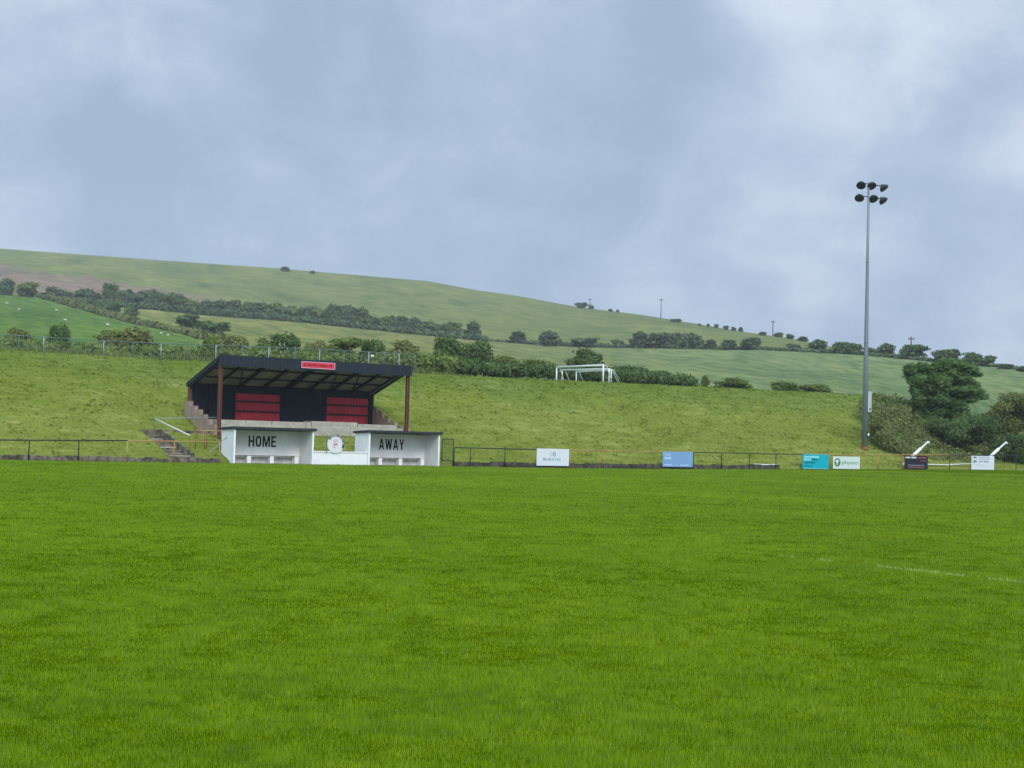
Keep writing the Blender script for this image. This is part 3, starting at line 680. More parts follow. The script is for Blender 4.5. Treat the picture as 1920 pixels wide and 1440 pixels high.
def dugout(pxa, pxb, word, wa, wb, pytop, label):
    a = u_at(pxa, -0.35, 1.0); b = u_at(pxb, -0.35, 1.0); W = b - a; v0 = -0.35; D = 1.95
    root = empty('dugout', L(a, v0, 0), TH, label, 'dugout', 'team dugouts')
    zf = z_at(pytop, (a + b) / 2, v0); zb = zf - 0.06; t = 0.13
    for x0, x1 in ((0, t), (W - t, W)):
        mb = MB(); mb.hexa([(x0, 0, -0.05), (x1, 0, -0.05), (x1, D, -0.05), (x0, D, -0.05), (x0, 0, zf), (x1, 0, zf), (x1, D, zb), (x0, D, zb)])
        mb.build('side_wall', M['white_wall'], root, False, 0.015)
    MB().box(t, W - t, D - t, D, 0.50, zb - 0.002).build('back_wall', M['white_wall'], root)
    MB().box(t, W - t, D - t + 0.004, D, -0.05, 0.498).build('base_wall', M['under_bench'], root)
    MB().box(t, W - t, 0.05, D - t, -0.03, 0.012).build('floor_slab', M['concrete'], root)
    MB().hexa([(-0.12, -0.14, zf), (W + 0.12, -0.14, zf), (W + 0.10, D + 0.15, zb), (-0.10, D + 0.15, zb),
               (-0.12, -0.14, zf + 0.17), (W + 0.12, -0.14, zf + 0.17), (W + 0.10, D + 0.15, zb + 0.14), (-0.10, D + 0.15, zb + 0.14)]).build('roof', M['felt'], root, False, 0.02)
    MB().box(t + .01, W - t - 0.55, D - t - 0.45, D - t - 0.12, 0.47, 0.50).build('bench_board', M['bench_wood'], root)
    for i, f in enumerate((0.30, 0.585, 0.90)):
        x = W * f; MB().box(x - 0.14, x + 0.14, D - t - 0.50, D - t - 0.05, 0.0, 0.468).build('bench_pier', M['white_wall'], root, False, 0.012)
    # the word sits on the back wall
    ul = u_at(wa, v0 + D - t, 1.3); ur = u_at(wb, v0 + D - t, 1.3); py = {'HOME': (817.5, 838), 'AWAY': (823, 843.5)}[word]
    z1 = z_at(py[0], (ul + ur) / 2, v0 + D - t); z0 = z_at(py[1], (ul + ur) / 2, v0 + D - t)
    painted_word(word, (ul + ur) / 2 - a, D - t - 0.001, z0, z1, ur - ul, root)
    return root, a, b, W
dh = dugout(438, 588.5, 'HOME', 466, 517.5, 806.5, 'white walled dugout with HOME in black letters on its back wall')
da = dugout(691, 824.5, 'AWAY', 710.5, 757.5, 813, 'white walled dugout with AWAY in black letters on its back wall')
# low white wall joining them
a = dh[2] + 0.01; b = da[1] - 0.01
o = MB().box(0, b - a, 0.05, 0.27, -0.05, 0.80).box(-0.0, b - a, -0.0, 0.32, 0.801, 0.87).build('low_wall', M['white_wall'], None, False, 0.012)
o.location = L(a, -0.25, 0); o.rotation_euler = (0, 0, TH); tag(o, 'low white painted wall joining the two dugouts', 'low wall')
# round club badge
uc = u_at(629.5, -0.28, 1.3); zc_ = z_at(832.5, uc, -0.28); rad = (u_at(645, -0.28, 1.3) - u_at(613, -0.28, 1.3)) / 2 ; rad = min(rad, 0.68)
root = empty('club_badge', L(uc, -0.28, zc_), TH, 'round white club badge board with dark rim on the low wall between the dugouts', 'badge')
def disc(r, y0, y1, n=48, cx=0, cz=0, a0=0, a1=2 * math.pi): return [(cx + r * math.cos(a0 + (a1 - a0) * i / n), cz + r * math.sin(a0 + (a1 - a0) * i / n)) for i in range(n)]
MB().prism(disc(rad * .98, 0, 0), 0, 0.03).build('board', M['white_ink'], root)
def arc(r0_, r1_, a0, a1, y0, y1, n=40):
    mb = MB()
    for i in range(n):
        t0 = R(a0 + (a1 - a0) * i / n); t1 = R(a0 + (a1 - a0) * (i + 1) / n)
        mb.prism([(r0_ * math.cos(t0), r0_ * math.sin(t0)), (r1_ * math.cos(t0), r1_ * math.sin(t0)), (r1_ * math.cos(t1), r1_ * math.sin(t1)), (r0_ * math.cos(t1), r0_ * math.sin(t1))], y0, y1)
    return mb
arc(rad * .80, rad * 1.0, -28, 148, -0.012, -0.001).build('rim_band', M['navy_ink'], root)
for a0, a1 in ((82, 140), (55, 72), (22, 50), (-2, 14)):
    arc(rad * .87, rad * .93, a0, a1, -0.02, -0.0125, 14).build('rim_lettering', M['white_ink'], root)
# pale crest: a domed shape above a shield with a red chevron bar
s = rad
MB().prism([(-.38 * s, .18 * s), (-.30 * s, .42 * s), (-.1 * s, .55 * s), (.12 * s, .55 * s), (.28 * s, .40 * s), (.34 * s, .2 * s), (.1 * s, .1 * s), (-.1 * s, .1 * s)], -0.006, -0.001).build('crest_dome', M['pinkpale'], root)
MB().prism([(-.26 * s, .03 * s), (.20 * s, .03 * s), (.20 * s, -.16 * s), (.05 * s, -.09 * s), (-.26 * s, -.09 * s)], -0.008, -0.001).build('crest_bar', M['red_badge'], root)
MB().prism([(-.24 * s, -.10 * s), (-.08 * s, -.10 * s), (-.07 * s, -.42 * s), (-.18 * s, -.46 * s)], -0.008, -0.001).build('crest_stripe', M['pink_ink'], root)
MB().tube((-rad * 1.02, 0.02, -rad * 0.95), (-rad * 1.02, 0.02, rad * 1.0), 0.03).build('support_post', M['galv_green'], root)

# ------------------------------------------------------------------ stand
SU = S_U1 - S_U0
root = empty('spectator_stand', L(S_U0, S_V0, 0), TH, 'black and red corrugated grandstand with open front and sloping roof set into the bank', 'grandstand')
FZ = z_at(667, S_U0, S_V0) ; FZ2 = z_at(687.5, S_U1, S_V0); ZF = (FZ + FZ2) / 2         # roof front height
ZB = (z_at(715, S_U0, S_V1) + z_at(739, S_U1, S_V1)) / 2                              # roof back height
SD = S_V1 - S_V0; print('stand', SU, SD, ZF, ZB, FZ, FZ2)
FASC = 0.68
# posts
for x in (0.0, SU - 0.02):
    mb = MB(); mb.box(x - 0.11, x + 0.11, -0.02, 0.02, 1.2, ZF - 0.05).box(x - 0.11, x - 0.075, -0.12, 0.12, 1.2, ZF - 0.05).box(x + 0.075, x + 0.11, -0.12, 0.12, 1.2, ZF - 0.05)
    mb.build('front_post', M['brown_post'], root)
for x in (0.0, SU):
    mb = MB(); mb.box(x - 0.11, x + 0.11, SD - 0.16, SD + 0.06, 1.6, ZB - 0.1); mb.build('back_post', M['brown_post'] if x == 0 else M['steel_black'], root)
# roof: sheet, seen from below, with rafters and purlins
def rz(y): return ZF - 0.12 + (ZB - ZF + 0.12) * (y / SD)
n = 60; mb = MB()
for i in range(n):
    x0 = -0.10 + (SU + 0.20) * i / n; x1 = -0.10 + (SU + 0.20) * (i + 1) / n; hz = 0.03 if i % 2 else 0
    mb.hexa([(x0, -0.18, rz(-.18) + hz), (x1, -0.18, rz(-.18) + hz), (x1, SD + 0.25, rz(SD + .25) + hz), (x0, SD + 0.25, rz(SD + .25) + hz),
             (x0, -0.18, rz(-.18) + .02 + hz), (x1, -0.18, rz(-.18) + .02 + hz), (x1, SD + 0.25, rz(SD + .25) + .02 + hz), (x0, SD + 0.25, rz(SD + .25) + .02 + hz)])
mb.build('roof', M['roof_sheet'], root)
NR = 9
for i in range(NR):
    x = SU * i / (NR - 1); big = i in (0, 4, NR - 1)
    MB().beam((x, 0, rz(0) - 0.17), (x, SD, rz(SD) - 0.17), 0.20 if big else 0.13, 0.26 if big else 0.16).build('rafter', M['steel_black'], root)
for y in (0.12, SD * .36, SD * .68, SD - .12):
    MB().beam((-0.09, y, rz(y) - 0.055), (SU + 0.09, y, rz(y) - 0.055), 0.12, 0.11).build('purlin', M['steel_black'], root)
for xa, xb in ((1, 2), (5, 6), (6, 7)):      # diagonal wind braces
    MB().beam((SU * xa / 8, 0.2, rz(.2) - 0.12), (SU * xb / 8, SD - .2, rz(SD - .2) - 0.12), 0.07, 0.07).build('brace', M['steel_black'], root)
for x in (-0.13, SU + 0.13):                 # barge boards at both gable ends
    MB().beam((x, -0.2, rz(-.2) - 0.02), (x, SD + .27, rz(SD + .27) - 0.02), 0.05, 0.30).build('barge_board', M['fascia'], root)
MB().beam((SU - 0.16, 0.5, rz(.5) - 0.20), (SU - 0.16, SD, rz(SD) - 0.20), 0.05, 0.09).build('gable_trim', M['galv'], root)
MB().sheet(-0.16, SU + 0.16, ZF - FASC, ZF + 0.06, -0.22, 0.03, 0.26)  .box(-0.16, SU + 0.16, -0.20, -0.17, ZF - FASC, ZF + 0.05).build('fascia', M['fascia'], root)
# back wall in panels
zb0 = 1.9; zb1 = ZB + 0.01
def wpx(px): return u_at(px, S_V1 - 0.1, 4) - S_U0
xs = [0.12, wpx(441.5), wpx(525), wpx(612.5), wpx(690), SU - 0.12]
MB().box(0.12, SU - 0.12, SD - 0.03, SD + 0.05, zb0, zb1).build('back_wall', M['navy'], root)
for i in range(5):
    MB().sheet(xs[i] + 0.01, xs[i + 1] - 0.01, zb0 + .01, zb1 - (0.0 if i % 2 == 0 else 0.55), SD - 0.06 - (0.012 if i % 2 else 0), 0.03, 0.24).build('wall_panel', M['red'] if i % 2 else M['navy'], root)
for z in (2.72, 3.42, 4.12):
    MB().box(0.13, SU - 0.13, SD - 0.19, SD - 0.11, z, z + 0.12).build('wall_rail', M['steel_black'], root)
for x in (wpx(392), wpx(530), wpx(441) - .06):
    MB().box(x - 0.05, x + 0.05, SD - 0.20, SD - 0.10, zb0, zb1).build('wall_stud', M['steel_black'], root)
# terrace steps
def sz(py, px, v): return z_at(py, u_at(px, v, 2), v)
zt0 = sz(816.5, 625, S_V0 + .1); zt1 = sz(799.5, 625, S_V0 + .9); zt2 = sz(793, 600, S_V0 + 1.9); print('terr', zt0, zt1, zt2)
MB().box(-0.0, SU, 0.28, 1.0, 0.9, zt0).build('terrace_base', M['old_wall'], root)
mb = MB(); rg = random.Random(9); x = 0.16
zlo = 1.4
while x < SU - 0.3:
    x2 = min(SU - 0.16, x + rg.uniform(2.3, 3.6)); d = rg.uniform(-.03, .03); mb.box(x, x2 - 0.03, 0.10 + rg.uniform(0, .03), 0.9, zlo, zt1 + d); x = x2
mb.build('terrace_step', M['concrete'], root, False, 0.015)
mb = MB(); x = 0.2
while x < SU - 0.3:
    x2 = min(SU - 0.2, x + rg.uniform(1.8, 4.2)); d = rg.choice((0, 0.0, -0.12, 0.10)); mb.box(x, x2 - 0.05, 0.95, 2.3, zlo, zt2 + d); x = x2
mb.build('terrace_step', M['concrete'], root, False, 0.015)
MB().box(0.13, SU - 0.13, 2.31, SD - 0.05, 1.3, zt2 - 0.05).build('terrace_floor', M['concrete'], root)
# stepped brick end walls
for x0, x1, top, fr in ((-0.30, -0.02, [(752, 355), (761, 362), (768, 369), (777, 376), (786, 384), (796, 391)], 0), (SU + 0.02, SU + 0.30, [(766, 694), (775, 702), (784, 709), (792, 717), (799, 727), (803, 738)], 1)):
    mb = MB(); k = len(top); ed = np.linspace(SD + 0.1, 0.0, k + 1)
    for i, (py, px) in enumerate(top):
        vm_ = (ed[i] + ed[i + 1]) / 2; zz = z_at(py, S_U0 + (x0 + x1) / 2, S_V0 + vm_)
        mb.box(x0, x1, ed[i + 1], ed[i] - 0.002, 0.8, zz)
    mb.build('end_wall', M['brick'], root, False, 0.01)
# name sign on the fascia
ul = u_at(565, S_V0 - .28, ZF - .4); ur = u_at(628, S_V0 - .28, ZF - .4); um = (ul + ur) / 2
zs1 = z_at(679, um, S_V0 - .28); zs0 = z_at(691.5, um, S_V0 - .28); sw = ur - ul; sh = zs1 - zs0
root2 = empty('name_sign', L(um, S_V0 - 0.27, (zs0 + zs1) / 2), TH, 'red name board with dark red letters on the stand roof fascia', 'sign')
MB().box(-sw / 2, sw / 2, -0.03, 0.0, -sh / 2, sh / 2).build('board', M['red_sign'], root2, False, 0.01)
mb = MB(); fr = 0.035
for q in ((-sw / 2, sw / 2, sh / 2 - fr, sh / 2), (-sw / 2, sw / 2, -sh / 2, -sh / 2 + fr), (-sw / 2, -sw / 2 + fr, -sh / 2 + fr, sh / 2 - fr), (sw / 2 - fr, sw / 2, -sh / 2 + fr, sh / 2 - fr)):
    mb.box(q[0], q[1], -0.036, -0.031, q[2], q[3])
mb.build('border', M['pinkpale'], root2)
for x0_, x1_, sd_2 in ((-.43, -.36, 1), (-.31, -.02, 2), (.03, .28, 3), (.33, .42, 4)): wordrun(root2, sw, sh, x0_ + .5, x1_ + .5, .34, .66, M['sign_red_dark'], sd_2, -.0305)

# ------------------------------------------------------------------ concrete steps, landing and handrails left of the stand
uu0 = st_u; root = empty('concrete_steps', L(uu0, 0.9, 0), TH, 'flight of worn concrete steps climbing the grass bank left of the stand', 'steps')
ns = 7
for i in range(ns):
    vs_ = i * 0.80; z = 0.35 + i * 0.165
    MB().box(-0.70, 0.70, vs_, vs_ + 0.81, z - 0.6, z).build('step', M['old_wall'], root, False, 0.01)
    MB().box(-0.68, 0.60, vs_ - 0.012, vs_ + (0.50 if i % 3 == 0 else 0.12), z + 0.001, z + (0.07 if i % 3 == 0 else 0.02)).build('nosing', M['concrete'], root)
zl = 1.98
MB().box(-2.5, S_U0 - uu0 - 0.15, 5.47, 6.5, 0.9, zl).build('landing', M['old_wall'], root, False, 0.01)
MB().hexa([(.70, -.1, -.1), (.86, -.1, -.1), (.86, 5.6, -.1), (.70, 5.6, -.1), (.70, -.1, .55), (.86, -.1, .55), (.86, 5.6, 2.05), (.70, 5.6, 2.05)]).build('side_kerb', M['old_wall'], root)
MB().hexa([(-.86, -.1, -.1), (-.70, -.1, -.1), (-.70, 5.6, -.1), (-.86, 5.6, -.1), (-.86, -.1, .38), (-.70, -.1, .38), (-.70, 5.6, 1.85), (-.86, 5.6, 1.85)]).build('side_kerb', M['old_wall'], root)
root = empty('handrail', L(uu0, 0.9, 0), TH, 'pale metal handrail running down the steps and along the landing to the stand', 'handrail')
ut = u_at(291, 6.2, 3.0) - uu0; zt_ = z_at(785, ut + uu0, 6.2); ue = S_U0 - uu0 - 0.1; ze = z_at(782.5, ue + uu0, 6.2)
ub_ = u_at(356, 1.4, 1.5) - uu0; zb_ = z_at(816.5, ub_ + uu0, 1.4)
MB().tube((ut, 5.3, zt_), (ue, 5.3, ze), 0.03).build('rail', M['galv'], root, True)
MB().tube((ut, 5.3, zt_), (ub_, 0.5, zb_), 0.034).build('rail', M['white_paint'], root, True)
MB().tube((ut, 5.3, zl - 0.1), (ut, 5.3, zt_), 0.03).build('post', M['galv_green'], root, True)
MB().tube((ub_, 0.5, 0.2), (ub_, 0.5, zb_), 0.03).build('post', M['rust'], root, True)
vo = 2.2; ul = u_at(367.5, vo, 1.8); ur = u_at(414, vo, 1.8); zt_ = z_at(807, ul, vo)
root = empty('rusty_barrier', L(ul, vo, 0), TH, 'short rusty orange tube barrier behind the railing beside the home dugout', 'barrier')
MB().tube((0, 0, zt_), (ur - ul, 0, zt_), 0.035).build('rail', M['yellow_rust'], root, True)
for f in (0, 0.36, 0.44, 1.0): MB().tube(((ur - ul) * f, 0, float(bank_h(ul + (ur - ul) * f, vo)) - .1), ((ur - ul) * f, 0, zt_), 0.03).build('post', M['rust'], root, True)
# diagonal strut from the home dugout side to the rail
p1 = at(432, 813, 90.0); p2 = at(392, 850, 88.2)
o = MB().path([Vector((0, 0, 0)), (Vector(p2) - Vector(p1)) * .5, Vector(p2) - Vector(p1)], 0.028).build('diagonal_strut', M['galv'], None, True); o.location = p1
tag(o, 'thin pale diagonal strut from the home dugout side wall down to the ground', 'strut')

# ------------------------------------------------------------------ advertising boards
def board(pxa, pxb, pya, pyb, mt, label, v=-0.10):
    a = u_at(pxa, v, 1.0); b = u_at(pxb, v, 1.0); um = (a + b) / 2; z1 = z_at(pya, um, v); z0 = z_at(pyb, um, v); z0 = max(z0, float(gz(um, 0)) + 0.02)
    W, H = b - a, z1 - z0
    root = empty('advertising_board', L(um, v, (z0 + z1) / 2), TH, label, 'advertising board', 'advertising boards on the railing')
    MB().box(-W / 2, W / 2, -0.012, 0.012, -H / 2, H / 2).build('panel', mt, root, False, 0.004)
    for x in (-W * .4, W * .4): MB().box(x - .03, x + .03, 0.013, 0.05, -H / 2 + .03, H / 2 - .02).build('fixing_batten', M['galv'], root)
    return root, W, H
def ink(root, W, H, x0, x1, z0, z1, mt, name='print'):
    """x,z as fractions 0..1 from left / bottom"""
    return MB().box((x0 - .5) * W, (x1 - .5) * W, -0.016, -0.0125, (z0 - .5) * H, (z1 - .5) * H).build(name, mt, root)
# logo and capitals
b1, W, H = board(1006.5, 1067, 841.5, 873.5, M['white_board'], 'white advertising board with linked diamond logo above spaced capital letters')
mb = MB()
def ring(mb, cx, cz, s, t):
    for i in range(4):
        a0 = R(90 * i); a1 = R(90 * (i + 1)); p = []
        for (rr_, aa) in ((s - t, a0), (s, a0), (s, a1), (s - t, a1)): p.append((cx + rr_ * math.cos(aa) * .82, cz + rr_ * math.sin(aa)))
        mb.prism(p, -0.017, -0.0125)
ring(mb, 0.04 * W, 0.19 * H, 0.155 * H, 0.05 * H); mb.build('logo', M['navy_ink'], b1)
mb = MB(); ring(mb, -0.05 * W, 0.19 * H, 0.145 * H, 0.03 * H); o = mb.build('logo', M['soft_ink'], b1); o.location.y = 0.0008
lettering('BLUE', 0.15 * H, 0.24 * W, M['grey_ink'], 'lettering', b1, (-0.18 * W, -0.0125, -0.12 * H), 0.02)
lettering('SURE', 0.15 * H, 0.27 * W, M['aqua_ink'], 'lettering', b1, (0.10 * W, -0.0125, -0.12 * H), 0.02)
b2, W, H = board(1242.5, 1299, 847, 875.5, M['blue_board'], 'plain pale blue advertising board with small light print at its left')
lettering('THE', 0.18 * H, 0.20 * W, M['pale_ink'], 'lettering', b2, (-0.34 * W, -0.0125, 0.29 * H), 0.0)
wordrun(b2, W, H, .06, .28, .50, .64, M['pale_ink'], 10)
ink(b2, W, H, .06, .30, .10, .16, M['pale_ink']); ink(b2, W, H, .58, .86, .10, .15, M['pale_ink'])
b3, W, H = board(1505, 1553.5, 851.8, 880.5, M['teal_board'], 'bright teal advertising board with pale and dark text blocks')
for q, mt in (((.05, .62, .74, .88), 'lightaqua'), ((.05, .31, .56, .70), 'lightaqua'), ((.34, .60, .57, .70), 'teal_ink'), ((.05, .48, .36, .50), 'teal_ink'), ((.05, .40, .14, .24), 'teal_ink'), ((.88, .95, .74, .82), 'teal_ink')):
    # words built as runs of narrow strokes
    x = q[0]; mb = MB(); rg = random.Random(int(q[0] * 100 + q[2] * 1000))
    while x < q[1]:
        w1 = rg.uniform(.018, .03); mb.box((x - .5) * W, (min(x + w1, q[1]) - .5) * W, -0.016, -0.0125, (q[2] + rg.choice((0, 0, .03)) - .5) * H, (q[3] - rg.choice((0, 0, .03)) - .5) * H); x += w1 + .006
    mb.build('print', M[mt], b3)
ink(b3, W, H, 0.01, 0.99, 0.01, 0.035, M['lightaqua'], 'edge_strip')
b4, W, H = board(1562, 1612, 856, 882, M['mint_board'], 'white advertising board reading physio beside a round green logo')
MB().prism([(-.34 * W + .115 * W * math.cos(t), .02 * H + .34 * H * math.sin(t)) for t in np.linspace(0, 2 * math.pi, 32, endpoint=False)], -0.015, -0.0125).build('logo', M['green_ink'], b4)
MB().prism([(-.35 * W + x * W, (.02 + z) * H) for x, z in ((-.02, -.2), (.02, -.2), (.02, 0.0), (.06, .04), (.065, .17), (.0, .24), (-.055, .15), (-.06, .02), (-.02, -.04))], -0.018, -0.0152).build('logo_figure', M['mint_board'], b4)
lettering('physio', 0.42 * H, 0.60 * W, M['green_ink'], 'lettering', b4, (0.13 * W, -0.0125, -0.02 * H), -0.005)
b5, W, H = board(1696, 1739.5, 854.5, 880, M['black_board'], 'black advertising board with bold white heading and faded red lines')
wordrun(b5, W, H, .03, .26, .80, .93, M['white_ink'], 3); wordrun(b5, W, H, .29, .50, .80, .93, M['white_ink'], 4)
wordrun(b5, W, H, .55, .93, .80, .92, M['red_ink'], 5)
ink(b5, W, H, .66, .94, .60, .65, M['red_ink']); ink(b5, W, H, .14, .84, .27, .31, M['soft_ink']); ink(b5, W, H, .16, .84, .10, .18, M['red_ink'])
b6, W, H = board(1821.5, 1864, 855, 881, M['white_board'], 'white advertising board with a black hourglass logo and grey text lines')
mb = MB(); mb.prism([(-.44 * W, .43 * H), (-.28 * W, .43 * H), (-.36 * W, .30 * H)], -0.016, -0.0125).prism([(-.44 * W, .08 * H), (-.28 * W, .08 * H), (-.36 * W, .20 * H)], -0.016, -0.0125)
mb.box(-.44 * W, -.28 * W, -0.016, -.0125, 0.0 * H, .04 * H).box(-.45 * W, -.44 * W, -0.016, -.0125, 0.06 * H, .43 * H).box(-.28 * W, -.27 * W, -0.016, -.0125, 0.06 * H, .43 * H)
mb.build('logo', M['navy_ink'], b6)
wordrun(b6, W, H, .30, .80, .85, .91, M['soft_ink'], 6)
wordrun(b6, W, H, .30, .80, .72, .78, M['soft_ink'], 7)
wordrun(b6, W, H, .31, .48, .54, .63, M['grey_ink'], 8); wordrun(b6, W, H, .53, .76, .54, .63, M['grey_ink'], 9)
ink(b6, W, H, .08, .60, .36, .375, M['soft_ink']); ink(b6, W, H, .16, .78, .24, .255, M['soft_ink'])

# ------------------------------------------------------------------ portable goal lying behind the fence
vg = 1.1
def gp(px, py, v=vg): u = u_at(px, v, 1.0); return L(u, v, z_at(py, u, v))
o0 = gp(1686, 879); root = empty('portable_goal', o0, 0, 'white portable goal tipped over behind the railing by the scrub', 'goal')
for k_, (xa, ya, xb, yb) in enumerate(((1686, 879, 1740, 828), (1832, 879, 1886, 829))):
    pa = Vector(gp(xa, ya)) - o0; pb = Vector(gp(xb, yb)) - o0
    MB().path([pa, pa.lerp(pb, .5), pa.lerp(pb, .74), pa.lerp(pb, .76), pb], [.10, .14, .15, .08, .075], 10).build('upright', M['white_paint'], root, True)
    MB().tube(pb - Vector((.10, 0, .06)), pb + Vector((.13, 0, -.12)), .11, .09).build('end_bracket', M['white_paint'], root, True)
pa = Vector(gp(1697, 870)) - o0; pm = Vector(gp(1775, 871.5)) - o0; pb = Vector(gp(1842, 868.5)) - o0
MB().path([pa, pm, pb], .05).build('crossbar', M['white_paint'], root, True)
pa = gp(1440, 871.5, 0.6); pb = gp(1456, 871.2, 0.6)
o = MB().path([Vector((-1.2, -.4, 0.02)), Vector((0, 0, 0)), Vector(pb) - Vector(pa)], .05).build('loose_pipe', M['white_paint'], None, True); o.location = pa
tag(o, 'short pale pipe lying along the foot of the railing', 'pipe')
# dark drain boards lying on the grass by the wall
for (xa, ya, xb, yb, lab) in ((948, 874, 1012, 876, 'dark plank lying on the grass beneath the white board with the diamond logo'), (1150, 872, 1235, 878, 'longer dark plank leaning along the wall just left of the pale blue board')):
    ua_ = u_at(xa, -.15, .1); ub_ = u_at(xb, -.3, .1); o = MB().beam(L(0, 0, .22) - P0, L(ub_ - ua_, -.25, .06) - P0, .18, .05).build('plank', M['felt'], None); o.location = L(ua_, -.12, 0); tag(o, lab, 'plank')

# ------------------------------------------------------------------ floodlight mast
vf = 4.6; uf = u_at(1621, vf, 2); zbase = float(bank_h(uf, vf)) - 0.1; base = L(uf, vf, 0)
ztop = z_at(343, uf, vf); print('mast', zbase, ztop, proj(L(uf, vf, zbase)))
base.z = zbase; HT = ztop - zbase
root = empty('floodlight_mast', base, R(12), 'tall grey floodlight mast with six lamps standing on the grass bank', 'floodlight')
mb = MB(); mb.path([(0, 0, 0.35), (0, 0, HT * .38), (0, 0, HT * .70), (0, 0, HT)], [.27, .20, .135, .10], 14); mb.build('mast', M['mast'], root, True)
MB().tube((0, 0, 0), (0, 0, 0.35), .285, .272, 14).build('rusty_base', M['rust'], root, True)
for i_ in range(2): MB().tube((0, 0, HT * (.40 + .3 * i_)), (0, 0, HT * (.40 + .3 * i_) + .12), .215 - .06 * i_, None, 14).build('collar', M['mast'], root, True)
kpx = base.y / F
bx0, bx1 = 3.5 * kpx, 11 * kpx; zb1_ = z_at(733, uf, vf) - zbase; zb0_ = z_at(772.5, uf, vf) - zbase
bxo = MB().box(bx0, bx1, -.20, .20, zb0_, zb1_).build('control_box', M['box_grey'], root, False, .02)
MB().box(bx0 - .02, bx1 + .03, -.23, .23, zb1_, zb1_ + .06).build('box_lid', M['galv_green'], bxo)
MB().box(bx0 + .15, bx0 + .27, -.235, -.205, zb0_ + .2, zb0_ + .34).build('lock', M['black'], bxo)
MB().tube((.27, -.05, 1.0), (.27, -.05, zb0_), .03).build('conduit', M['galv_green'], root, True)
zz = z_at(815, uf, vf) - zbase
MB().box(.05, .32, -.34, -.31, zz - .28, zz + .28).build('notice_plate', M['green_paint'], root); MB().box(.12, .27, -.345, -.341, zz - .1, zz + .14).build('notice_print', M['white_ink'], root)
# crossarms and six lamp heads
def bz(py): return z_at(py, uf, vf) - zbase
for row, (py, xs_) in enumerate(((346, (-16, 5, 30)), (370, (-19, 9, 29)))):
    z = bz(py); xl = (-16 if row == 0 else -18) * kpx; xr_ = 29 * kpx
    MB().tube((xl, 0, z + .10), (xr_, 0, z - .08), .045).build('crossarm', M['lamp_dark'], root, True)
    for j, dx in enumerate(xs_):
        cx = dx * kpx; cz = z - .08 + (-.13 if j == 2 else 0); yaw = (R(-30), R(5), R(45))[j]
        # deep bell reflector with a flat lens, tipped down towards the pitch
        hb = MB(); prof = [(.0, .26), (.13, .25), (.25, .20), (.35, .10), (.41, -.03), (.43, -.13)]; n = 20; rings = []
        Mx = Matrix.Translation((cx, -.05, cz)) @ Matrix.Rotation(yaw, 4, 'Z') @ Matrix.Rotation(R(-40), 4, 'X')
        for (r_, h_) in prof:
            b_ = len(hb.v); rings.append(b_)
            for q in range(n): hb.v.append(Mx @ Vector((max(r_, .01) * math.cos(2 * math.pi * q / n), max(r_, .01) * math.sin(2 * math.pi * q / n), h_)))
        for a_ in range(len(rings) - 1):
            for q in range(n): q2 = (q + 1) % n; hb.f.append((rings[a_] + q, rings[a_] + q2, rings[a_ + 1] + q2, rings[a_ + 1] + q))
        hb.f.append(tuple(rings[-1] + q for q in range(n)))
        hd = hb.build('lamp_head', M['lamp_dark'], root, True)
        ln = MB(); ln.v = [Mx @ Vector((.37 * math.cos(2 * math.pi * q / n), .37 * math.sin(2 * math.pi * q / n), -.155)) for q in range(n)]; ln.f = [tuple(range(n))]
        ln.build('lens', M['lens'], hd)
        MB().box(-.07, .07, -.12, .12, .22, .36, Mx).build('control_gear', M['lamp_dark'], hd)
        MB().tube((cx - .05, 0, z + .06), (cx, -.03, cz + .1), .035).build('bracket', M['lamp_dark'], hd, True)

# ------------------------------------------------------------------ crest railing
rt_tab = lerpx([(-300, 618), (0, 627.5), (82, 632), (195, 639), (302, 644), (405, 647), (600, 655), (691, 660), (748, 663), (812, 665)])
vc = 21.6
pp = [-250, -185, -125, -73, -20, 35.5, 82, 138, 194.5, 249, 302, 355, 404.7, 455, 504, 553, 599, 645, 691, 720, 748, 778]
u0_ = u_at(pp[0], vc, 8); root = empty('crest_railing', L(u0_, vc, 0), TH, 'pale galvanised mesh railing along the top of the grass bank', 'railing')
pts = []
for px in pp: u = u_at(px, vc, 8.3); pts.append((u - u0_, z_at(float(rt_tab(px)), u, vc)))
MB().path([(a, 0, z) for a, z in pts], .032).build('rail', M['galv_green'], root, True)
for i_, (a, z) in enumerate(pts): MB().tube((a, 0, float(bank_h(a + u0_, vc)) - .1), (a, 0, z), .05 if i_ % 2 == 0 else .032).build('post', M['galv'] if i_ % 2 == 0 else M['galv_green'], root, True)
mb = MB()
for i_ in range(len(pts) - 1):
    (a, z), (b, z2) = pts[i_], pts[i_ + 1]; g = float(bank_h((a + b) / 2 + u0_, vc))
    for k_ in range(1, 5): mb.tube((a, 0, g + (z - g) * k_ / 5), (b, 0, g + (z2 - g) * k_ / 5), .006, n=3)
    for k_ in range(1, 12): mb.tube((a + (b - a) * k_ / 12, 0, g), (a + (b - a) * k_ / 12, 0, z + (z2 - z) * k_ / 12), .006, n=3)
mb.build('mesh_infill', M['galv_green'], root)
# small white notice on it
u = u_at(697, vc, 8); z = z_at(667, u, vc); o = MB().box(-.13, .13, -.02, 0, -.08, .08).build('notice', M['white_ink'], None); o.location = L(u, vc - .06, z); o.rotation_euler = (0, 0, TH); tag(o, 'tiny white notice fixed to the crest railing above the stand', 'notice')

